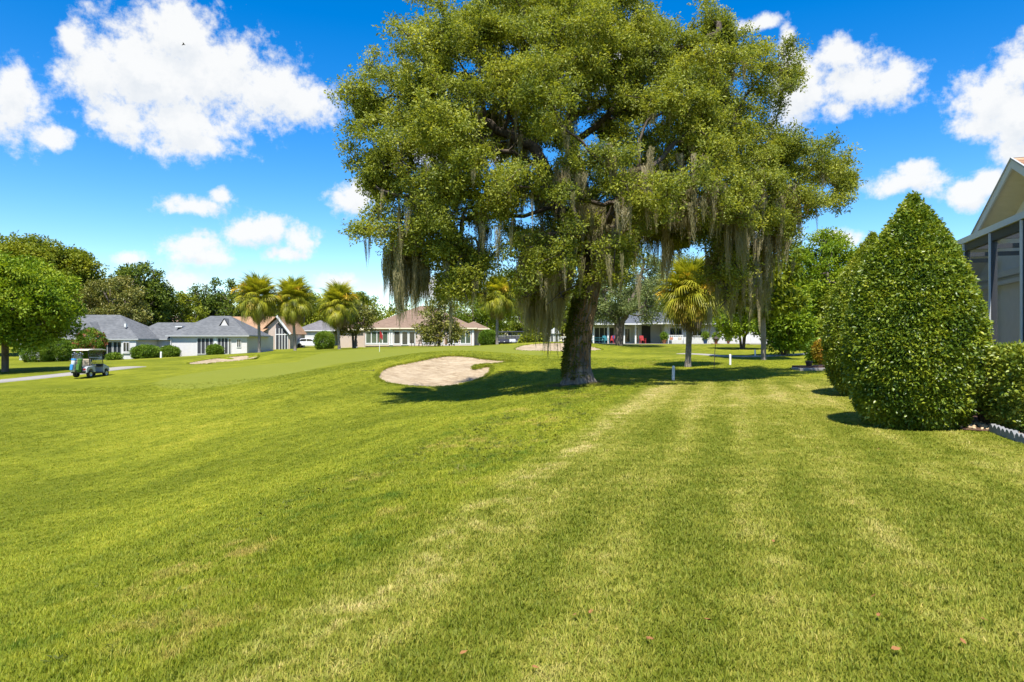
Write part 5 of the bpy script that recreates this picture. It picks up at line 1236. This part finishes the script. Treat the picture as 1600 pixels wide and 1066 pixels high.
def golf_cart(label, loc, rz, paint='cart_paint', roofm='cart_roof', group=None):
    """front faces local +y; x across"""
    c = thing('golf_cart', label, 'golf cart', loc, rz, group)
    # rear body with wheel arches
    side = [(-1.12, .32), (-1.12, .62), (-1.02, .74), (-.55, .78), (-.30, .72), (-.22, .36), (-.40, .34), (-.47, .50), (-.60, .58), (-.76, .58), (-.90, .50), (-.97, .34)]
    MB().prism(side, 0, -.56, .56).build('rear_body', M[paint], c, bevel=.03)
    MB().box(-.54, .54, -.28, .62, .24, .34).build('floor_pan', M['black'], c)
    front = [(.55, .26), (.52, .78), (.62, .86), (.86, .80), (1.16, .62), (1.20, .42), (1.08, .34), (1.04, .48), (.94, .56), (.80, .56), (.70, .48), (.66, .26)]
    MB().prism(front, 0, -.55, .55).build('front_cowl', M[paint], c, bevel=.03)
    MB().box(-.54, .54, .40, .54, .70, .88).build('dashboard', M['black'], c, bevel=.02)
    MB().box(-.52, .52, -.62, -.12, .72, .86).build('seat', M['seat'], c, bevel=.04); MB().prism([(-.68, .84), (-.56, .84), (-.66, 1.24), (-.76, 1.22)], 0, -.52, .52).build('backrest', M['seat'], c, bevel=.03)
    MB().prism([(-1.0, 1.80), (-.95, 1.86), (-.4, 1.90), (.4, 1.89), (.78, 1.83), (.80, 1.79), (.4, 1.83), (-.4, 1.84), (-.95, 1.80)], 0, -.58, .58).build('roof', M[roofm], c, bevel=.015)
    for s in (-1, 1):
        MB().tube([(s * .5, -.74, .74), (s * .5, -.80, 1.2), (s * .5, -.88, 1.82)], .022, 7).build('roof_post', M['black'], c); MB().tube([(s * .5, .58, .84), (s * .5, .52, 1.3), (s * .5, .46, 1.84)], .022, 7).build('roof_post', M['black'], c)
        wheel(c, s * .47, .88, s=s); wheel(c, s * .47, -.70, s=s)
        MB().box(s * .4 - .09, s * .4 + .09, -1.13, -1.115, .50, .62).build('taillight', M['red'], c); MB().box(s * .38 - .08, s * .38 + .08, 1.17, 1.20, .50, .58).build('headlight', M['alu_white'], c)
        MB().tube([(s * .53, -.62, .84), (s * .55, -.5, 1.02), (s * .54, -.2, .98)], .016, 6).build('armrest', M['black'], c)
    MB().add([(-.5, .57, .86), (.5, .57, .86), (.5, .47, 1.8), (-.5, .47, 1.8)], [(0, 1, 2, 3)]).build('windscreen', M['screen'], c); MB().bar((-.5, .525, 1.3), (.5, .525, 1.3), .02, .03).build('windscreen_rail', M['alu_white'], c)
    lathe('steering_wheel', [(0, .17), (.02, .19), (.03, .17), (.02, .155), (0, .17)], M['black'], c, 14, (-.27, .30, 1.02), (R(55), 0, 0)); MB().tube([(-.27, .48, .84), (-.27, .31, 1.03)], .018, 6).build('steering_column', M['black'], c)
    MB().box(-.50, .50, -1.24, -1.10, .40, .46).build('bag_shelf', M['black'], c); MB().bar((-.45, -1.16, .98), (.45, -1.16, .98), .03, .03).build('bag_rail', M['silver'], c)
    for s in (-.42, .42): MB().tube([(s, -1.16, .97), (s, -.75, 1.0)], .016, 6).build('bag_bracket', M['black'], c)
    MB().box(-.48, .48, -1.18, -1.13, .30, .385).build('bumper', M['black'], c)
    return c
def golf_bag(label, cart, lx, body, top):
    p = cart.matrix_basis @ Vector((lx, -1.34, .40)); b = thing('golf_bag', label, 'golf bag', p, cart.rotation_euler.z); b.rotation_euler = (R(-8), 0, cart.rotation_euler.z)
    lathe('bag_body', [(0, .12), (.03, .14), (.5, .135), (.52, .145), (.82, .15), (.86, .14), (.84, .12)], M[body], b, 16); lathe('collar', [(.74, .152), (.76, .16), (.86, .158), (.87, .145)], M[top], b, 16)
    MB().box(-.10, .10, -.20, -.12, .10, .48).build('pocket', M[top], b, bevel=.02)
    for k in range(6):
        a = k * 1.05; q = Vector((.07 * math.cos(a), .07 * math.sin(a), .8)); t = q + Vector((.05 * math.cos(a), .05 * math.sin(a), .32 + .06 * (k % 3))); mb = MB().tube([q, t], .008, 5); mb.box(t.x - .04, t.x + .05, t.y - .025, t.y + .025, t.z, t.z + .05); mb.build('golf_club', M['silver' if k % 2 else 'black'], b)
    MB().tube([(.14, 0, .75), (.22, 0, .5), (.14, 0, .2)], .014, 5).build('strap', M['black'], b)
p = at(141, 46.2)
sl = math.atan2(gz(p.x + 1, p.y + .4) - gz(p.x - 1, p.y - .4), 2.1)
cart = golf_cart('pale grey golf cart with ivory roof carrying golf bags beside the cart path', p, R(-4)); cart.location.z += .01
bpy.context.view_layer.update()
golf_bag('blue and white golf bag strapped on the back of the pale cart', cart, -.24, 'bag_white', 'bag_blue'); golf_bag('green golf bag strapped on the back of the pale cart', cart, .18, 'bag_green', 'bag_green')
for i, (px, lb) in enumerate([(785, 'dark roofed golf cart at the end of the row, next to the palm trunk'), (793.5, 'dark roofed golf cart second in the row from the palm trunk'), (802, 'dark roofed golf cart third in the row from the palm trunk'), (811, 'dark roofed golf cart at the row end away from the palm')]):
    golf_cart(lb, at(px, 92), R(180 + (i - 1.5) * 3), 'navy' if i != 2 else 'cart_paint', 'navy', 'golf carts parked in a row')

# ------------------------------------------------------------------ white car by the garage
def car():
    p = at(483, 112); c = thing('parked_car', 'white car parked in front of the dark roofed garage', 'car', p, R(8))
    body = [(-2.2, .35), (-2.25, .7), (-2.1, .88), (-1.5, .95), (1.0, .95), (2.0, .82), (2.25, .65), (2.25, .35), (1.75, .33), (1.7, .55), (1.4, .68), (1.1, .55), (1.05, .33), (-1.05, .33), (-1.1, .55), (-1.4, .68), (-1.7, .55), (-1.75, .33)]
    MB().prism(body, 1, -.88, .88).build('body', M['car_white'], c, bevel=.05); cab = [(-1.75, .95), (-1.25, 1.42), (-.2, 1.5), (.5, 1.42), (1.15, .95)]
    cb = MB().prism(cab, 1, -.78, .78).build('cabin', M['car_white'], c, bevel=.05)
    for s in (-1, 1):
        MB().prism([(-1.5, 1.0), (-1.15, 1.36), (-.35, 1.42), (-.35, 1.0)], 1, s * .783 - .006, s * .783 + .006).build('side_window', M['glass'], cb); MB().prism([(-.27, 1.0), (-.27, 1.42), (.42, 1.36), (.92, 1.0)], 1, s * .783 - .006, s * .783 + .006).build('side_window', M['glass'], cb)
        for xx in (-1.4, 1.4): wheel_car(c, xx, s * .78, s)
        MB().box(2.2, 2.262, s * .65 - .16, s * .65 + .16, .6, .72).build('headlight', M['alu_white'], c); MB().box(-2.262, -2.2, s * .68 - .14, s * .68 + .14, .66, .8).build('taillight', M['red'], c)
    MB().add([(1.10, -.68, 1.0), (1.10, .68, 1.0), (.60, .62, 1.36), (.60, -.62, 1.36)], [(0, 1, 2, 3)]).build('windscreen', M['glass'], cb)
def wheel_car(c, x, y, s):
    o = lathe('wheel', [(-.1, .2), (-.1, .3), (-.06, .33), (.06, .33), (.1, .3), (.1, .2)], M['rubber'], c, 20, (x, y, .33), (R(90), 0, 0)); lathe('rim', [(-.085, .2), (-.07, .12), (-.09, .03), (.09, .03), (.07, .12), (.085, .2)], M['silver'], o, 16)
car()

# ------------------------------------------------------------------ course furniture
def flag():
    p = at(593, 70); f = thing('flagstick', 'golf flagstick with a red flag standing on the putting green', 'flag', p)
    mb = MB().tube([(0, 0, -.1), (0, 0, 1.0)], .022, 8); mb.build('pole', M['post_white'], f); MB().tube([(0, 0, 1.0), (.06, 0, 2.2)], .02, 8).build('upper_pole', M['red'], f)
    V, Fq = [], []
    n = 9
    for i in range(n):
        t = i / (n - 1)
        for z in (0, 1): V.append((.05 + .28 * t, .06 * math.sin(t * 6), (2.18 if z else 1.45) - .45 * t * (1 if z else .55)))
        if i: Fq.append((2 * i - 2, 2 * i, 2 * i + 1, 2 * i - 1))
    o = obj('flag_cloth', mesh_np('flag_cloth', V, Fq, [M['red']]), f); s = o.modifiers.new('thick', 'SOLIDIFY'); s.thickness = .008
flag()
def stake(label, px, d, top, w=.058):
    p = at(px, d); h = CZ + (CY - top) / F * d - p.z; mb = MB(); k = 10
    o = thing('boundary_stake', label, 'stake', p, rng.uniform(0, 1), 'white boundary stakes'); mb.tube([(0, 0, -.2), (0, 0, h - .04), (0, 0, h - .005)], [w, w, w * .75], k); mb.build('post', M['post_white'], o)
    MB().tube([(0, 0, h * .985), (0, 0, h * 1.03)], [w * .8, w * .3], k).build('cap', M['post_white'], o); o.rotation_euler.y = rng.normal(0, .02)
stake('white boundary stake standing in the oak shadow', 1052, 26.3, 572); stake('white boundary stake between the feeder pole and the slim tree trunk', 1141, 38, 554); stake('white boundary stake in front of the multi stemmed bush path', 1180, 49, 546.5); stake('white boundary stake between the clipped bushes of the grey houses', 251.5, 78, 550, .1)
def feeder():
    p = at(1117, 36); f = thing('bird_feeder', 'bird feeder on a thin iron pole in front of the white house', 'bird feeder', p)
    MB().tube([(-.05, 0, -.1), (0, 0, .9), (.08, 0, 1.85)], .016, 6).build('pole', M['rust'], f); t = Vector((.08, 0, 1.5))
    MB().box(-.16, .2, -.16, .16, 1.28, 1.32).build('tray', M['wood'], f); lathe('seed_tube', [(1.32, .07), (1.34, .08), (1.55, .08), (1.56, .07)], M['terracotta'], f, 10, (.06, 0, 0)); lathe('hood', [(1.56, .2), (1.60, .15), (1.70, .03)], M['rust'], f, 10, (.06, 0, 0))
feeder()
def rake(label, px, py, rz):
    x_, y_ = hit(px, py, 28); r = thing('bunker_rake', label, 'rake', (x_, y_, gz(x_, y_) + .03), rz, 'bunker rakes')
    MB().tube([(-.75, 0, .02), (.75, 0, .05)], .018, 6).build('handle', M['black'], r); MB().box(.74, .79, -.28, .28, .02, .07).build('head', M['black'], r)
    for k in range(9): MB().box(.75, .78, -.27 + k * .065, -.25 + k * .065, .07, .14).build('tine', M['black'], r)
    MB().box(.70, .745, -.05, .05, .02, .08).build('socket', M['alu_white'], r); r.scale = (.42, .42, .42)
rake('rake lying on the grass by the rounded end of the near bunker', 574, 582, R(4)); rake('rake lying on the grass by the narrow tongue of the near bunker', 787, 583, R(-3))

# patio things of the white house
def pz(px, d): p = at(px, d); return p
DP = 85.6; zpat = at(1060, 88).z + .06
def on_patio(px, d=DP): return Vector(((px - CX) / F * d, d, zpat))
def chair(label, px, m, rz, d=DP):
    c = thing('garden_chair', label, 'chair', on_patio(px, d), rz, 'garden chairs on the patio')
    for k in range(5): MB().box(-.27 + k * .11, -.18 + k * .11, -.28, .25, .38, .41).build('seat_slat', M[m], c)
    for k in range(5): MB().prism([(.24, .40), (.27, .40), (.48, 1.02 - .02 * abs(k - 2)), (.45, 1.02 - .02 * abs(k - 2))], 0, -.27 + k * .11, -.18 + k * .11).build('back_slat', M[m], c)
    for s in (-1, 1):
        MB().box(s * .3 - .03, s * .3 + .03, -.3, -.22, 0, .62).build('leg', M[m], c); MB().box(s * .3 - .03, s * .3 + .03, .22, .30, 0, .62).build('leg', M[m], c); MB().box(s * .31 - .06, s * .31 + .06, -.34, .34, .62, .65).build('armrest', M[m], c)
chair('teal garden chair next to the picnic table on the patio', 947, 'teal', R(20)); chair('red garden chair between the teal chair and the twin trunked oak', 956, 'red', R(-30)); chair('red garden chair beside the dark doorway of the white house', 1004, 'red', R(10)); chair('blue garden chair beside the twin oak trunks', 963.5, 'blue_pot', R(40)); chair('white garden chair behind the small light green tree', 1168, 'white', R(-20), 84)
def table(label, px, m, L=1.8):
    t = thing('picnic_table', label, 'table', on_patio(px), 0)
    for k in range(5): MB().box(-L / 2, L / 2, -.38 + k * .155, -.24 + k * .155, .70, .74).build('top_board', M[m], t)
    for s in (-1, 1):
        MB().box(-L / 2, L / 2, s * .7 - .12, s * .7 + .12, .42, .46).build('bench_seat', M[m], t)
        for q in (-1, 1): MB().bar((s * L * .36, q * .62, 0), (s * L * .36, q * .2, .70), .06, .09).build('leg', M[m], t)
        MB().box(s * L * .36 - .025, s * L * .36 + .025, -.74, .74, .35, .415).build('cross_brace', M[m], t)
table('teal picnic table on the patio beside the oak trunk', 933, 'teal')
def bench(label, px):
    b = thing('glider_bench', label, 'bench', on_patio(px), 0); w = 1.0
    for k in range(4): MB().box(-w, w, -.28 + k * .14, -.17 + k * .14, .42, .45).build('seat_slat', M['alu_white'], b)
    for k in range(9): MB().box(-w + k * .235, -w + .09 + k * .235, .28, .32, .45, 1.0).build('back_slat', M['alu_white'], b)
    MB().box(-w, w, .27, .33, 1.0, 1.07).build('top_rail', M['alu_white'], b)
    for s in (-1, 1): MB().box(s * w - .04, s * w + .04, -.3, .35, .6, .65).build('armrest', M['alu_white'], b); MB().box(s * w - .035, s * w + .035, -.3, -.23, 0, .6).build('leg', M['alu_white'], b); MB().box(s * w - .035, s * w + .035, .28, .35, 0, .6).build('leg', M['alu_white'], b)
    for k, (xx, m) in enumerate(((-.55, 'terracotta'), (0, 'white'), (.5, 'seat'))): q = thing('cushion', ['terracotta cushion on the white glider bench', 'white cushion on the white glider bench', 'tan cushion on the white glider bench'][k], 'cushion', on_patio(px) + Vector((xx, .05, .45))); MB().box(-.2, .2, -.08, .1, .0, .34).build('pillow', M[m], q, bevel=.06)
bench('white glider bench with cushions in front of the white house wall', 1056)
def pot(label, px, m, r=.28, h=.5, plant=True, d=DP):
    p = on_patio(px, d); t = thing('plant_pot', label, 'pot', p); lathe('pot_body', [(0, r * .65), (.03, r * .7), (h * .8, r), (h * .85, r * 1.08), (h, r * 1.08), (h, r * .9), (h * .9, r * .88)], M[m], t, 16)
    if plant: skin_shrub('potted_plant', 'leafy plant growing in ' + label, 'plant', p + Vector((0, 0, h * .9)), [(.0, .1), (.25, .36), (.6, .42), (.9, .2), (1., .02)], 'ball', 90, .15, stem=False)
pot('glazed blue pot by the window of the white house', 1102, 'blue_pot'); pot('terracotta pot beside the glider bench', 1038, 'terracotta'); pot('brown pot next to the feeder pole on the patio', 1119, 'wood', .22, .4); pot('small terracotta pot by the white house corner', 1138, 'terracotta', .2, .35)
def grill(label, px, d, z=None):
    p = at(px, d); g = thing('covered_grill', label, 'grill', p); MB().prism([(-.5, 0), (.5, 0), (.52, .75), (.36, .8), (.34, 1.0), (.2, 1.1), (-.2, 1.1), (-.34, 1.0), (-.36, .8), (-.52, .75)], 1, -.3, .3).build('cover', M['grill'], g, bevel=.06); MB().box(-.34, .34, -.31, -.302, .78, .82).build('strap', M['trim_grey'], g)
grill('covered black grill at the end of the second grey house', 381, 94); grill('covered black grill on the lawn edge before the gabled house', 394, 100)
def patio_set():
    p = at(657, 98.5); t = thing('patio_table', 'dark metal patio table in front of the tan roofed house', 'table', p); lathe('table_top', [(.70, .6), (.72, .62), (.74, .6)], M['rust'], t, 20)
    for a in (.8, 2.4, 3.9, 5.5): MB().tube([(.45 * math.cos(a), .45 * math.sin(a), 0), (.2 * math.cos(a), .2 * math.sin(a), .7)], .02, 6).build('leg', M['rust'], t)
    for k, (dx, rz) in enumerate(((-1.1, R(90)), (1.1, R(-90)), (-.1, R(0)))):
        c = thing('patio_chair', ['dark metal patio chair at the window side of the patio table', 'dark metal patio chair on the side of the table facing the magnolia', 'dark metal patio chair behind the patio table'][k], 'chair', p + Vector((dx, .2 if k < 2 else 1.0, 0)), rz, 'metal patio chairs')
        MB().box(-.24, .24, -.24, .24, .40, .44).build('seat', M['rust'], c)
        for q in range(5): MB().box(-.23 + q * .10, -.19 + q * .10, .21, .24, .44, .95).build('back_bar', M['rust'], c)
        MB().box(-.25, .25, .20, .25, .95, .99).build('back_rail', M['rust'], c)
        for s in (-1, 1):
            for u in (-1, 1): MB().box(s * .22 - .02, s * .22 + .02, u * .22 - .02, u * .22 + .02, 0, .40).build('leg', M['rust'], c)
patio_set()
# ornament by the house corner and a statue in front of the windows
def ornament(label, px, d, h, m):
    t = thing('garden_statue', label, 'statue', at(px, d)); lathe('base', [(0, .2), (.1, .2), (.12, .14), (.2, .12)], M['stone_edge'], t); lathe('figure', [(.2, .12), (h * .3, .16), (h * .5, .11), (h * .7, .17), (h * .82, .09), (h * .9, .12), (h, .03)], M[m], t)
ornament('brown garden statue between the tan house windows', 697, 99, 1.3, 'wood'); ornament('dark garden ornament by the plain wall of the tan roofed house', 557, 97, 1.2, 'rust')
# bird high above
def bird():
    p = ray(287, 70, 60); b = thing('bird', 'tiny dark bird gliding across the big white cloud', 'bird', p, .5)
    V = []; f = []
    mb = MB().tube([(-.14, 0, 0), (-.08, 0, .01), (0, 0, .015), (.08, 0, .01), (.15, 0, 0)], [.008, .03, .035, .028, .006], 8); mb.build('body', M['black'], b, True)
    for s in (-1, 1): MB().add([(.05, 0, .02), (-.05, 0, .02), (-.08, s * .2, .07), (-.16, s * .38, .03), (.02, s * .22, .075), (.05, 0, .01), (-.05, 0, .01)], [(0, 1, 2, 4), (4, 2, 3), (5, 4, 3, 2, 6)]).build('wing', M['black'], b)
bird()
# dead leaves on the lawn
V = np.array([(-.04, 0, 0), (-.015, .022, .012), (.02, .018, .004), (.045, 0, .016), (.018, -.02, .01), (-.02, -.017, .002)])
lm = mesh_np('fallen_leaf', V, [(0, 5, 4, 3, 2, 1)], [M['dry_leaf']])
for px, py in [(1208, 855), (1537, 983), (1505, 1018), (1399, 1030), (1365, 945), (1372, 978), (898, 975), (923, 968), (982, 955), (1016, 1014), (724, 1036), (1106, 987), (836, 1062), (1373, 707)]:
    x_, y_ = hit(px, py); o = obj('fallen_leaf', lm, None, (x_, y_, gz(x_, y_) + .045), (rng.normal(0, .3), rng.normal(0, .3), rng.uniform(0, 6.28))); tag(o, 'curled orange brown dead leaf lying on the house lawn', 'leaf', 'dead leaves on the lawn'); k = rng.uniform(.4, .62); o.scale = (k, k, k)

# ------------------------------------------------------------------ grass blades
def grass():
    def cover(n, r0, r1, pw, half=R(47)):
        u = rng.uniform(size=n); e = 2 - pw; r = (r0 ** e + u * (r1 ** e - r0 ** e)) ** (1 / e); a = rng.uniform(-half, half, n); return r * np.sin(a), r * np.cos(a), r
    x1, y1, r1 = cover(62000, 2.2, 9, 1.0); x2, y2, r2 = cover(125000, 8, 46, 1.3)
    x = np.concatenate([x1, x2]); y = np.concatenate([y1, y2]); r = np.concatenate([r1, r2])
    # long grass hanging over the bunker lips
    e = []
    for b, k in zip(BUNK, (2600, 500, 500)):
        i = rng.integers(0, len(b), k); t = rng.uniform(size=k)[:, None]; q = b[i] * (1 - t) + b[(i + 1) % len(b)] * t + rng.normal(0, .05, (k, 2)); e.append(q)
    e = np.concatenate(e)
    s = bunker_s(x, y); keep = s < -.03
    for c, rr in ((S1, .75), (S2, .8), (OAK, .62), (tuple(H1), .85)): keep &= np.hypot(x - c[0], y - c[1]) > rr
    rel = np.stack([x - A.x, y - A.y], 1); keep &= ~((rel @ np.array([W.x, W.y]) > -.80) & (rel @ np.array([U.x, U.y]) > -4.6) & (y > 7)) | (y > 24)
    for c in PATHS: keep &= np.sqrt(((x[:, None] - c[None, ::3, 0]) ** 2 + (y[:, None] - c[None, ::3, 1]) ** 2).min(1)) > 1.15
    x, y, r = x[keep], y[keep], r[keep]
    sc_ = rng.uniform(.75, 1.25, len(x)) * np.clip((r / 5) ** .30, .85, 1.9)
    left = (x * W.x + y * W.y < -2.8); hz = np.where(left, 1.15, .95)
    scl = np.column_stack([sc_, sc_, sc_ * hz * rng.uniform(.7, 1.2, len(x)) * np.clip(6 / np.maximum(r, 6), .3, 1) ** .6])
    # shaggier tufts here and there
    tall = rng.uniform(size=len(x)) < .02; scl[tall] *= [1.1, 1.1, 1.9]
    ek = rng.uniform(1.1, 2.0, len(e)); x = np.append(x, e[:, 0]); y = np.append(y, e[:, 1]); scl = np.vstack([scl, np.column_stack([ek, ek, ek * 1.5])])
    z = np.concatenate([terr(x[i:i + 30000], y[i:i + 30000]) for i in range(0, len(x), 30000)]); z[-len(e):] = terr0(e[:, 0], e[:, 1])
    o = scatter('lawn_grass', np.column_stack([x, y, z]), np.column_stack([rng.normal(0, .12, len(x)), rng.normal(0, .12, len(x)), rng.uniform(0, 6.28, len(x))]), scl, 'grass', SPR['grass'])
    tag(o, 'short mown grass blades covering the lawn and fairway', 'grass', kind='stuff')
grass()

# broad-leaved weeds in patches on the bank
def weeds():
    P_ = []
    for _ in range(16):
        q = rng.uniform(4, 24); b = rng.uniform(-6.2, -3.0); n = rng.integers(15, 50); qq = q + rng.normal(0, .9, n); bb = b + rng.normal(0, .25, n); P_.append(np.stack([U.x * qq + W.x * bb, U.y * qq + W.y * bb], 1))
    P_ = np.concatenate(P_); z = terr(P_[:, 0], P_[:, 1]) + .02; n = len(P_); k = rng.uniform(.3, .7, n)
    o = scatter('lawn_weeds', np.column_stack([P_, z]), rand_rot(n, .3), np.column_stack([k, k, k * .6]), 'fern', SPR['fern']); tag(o, 'patches of broad leaved weeds in the grass bank', 'weeds', kind='stuff')
weeds()
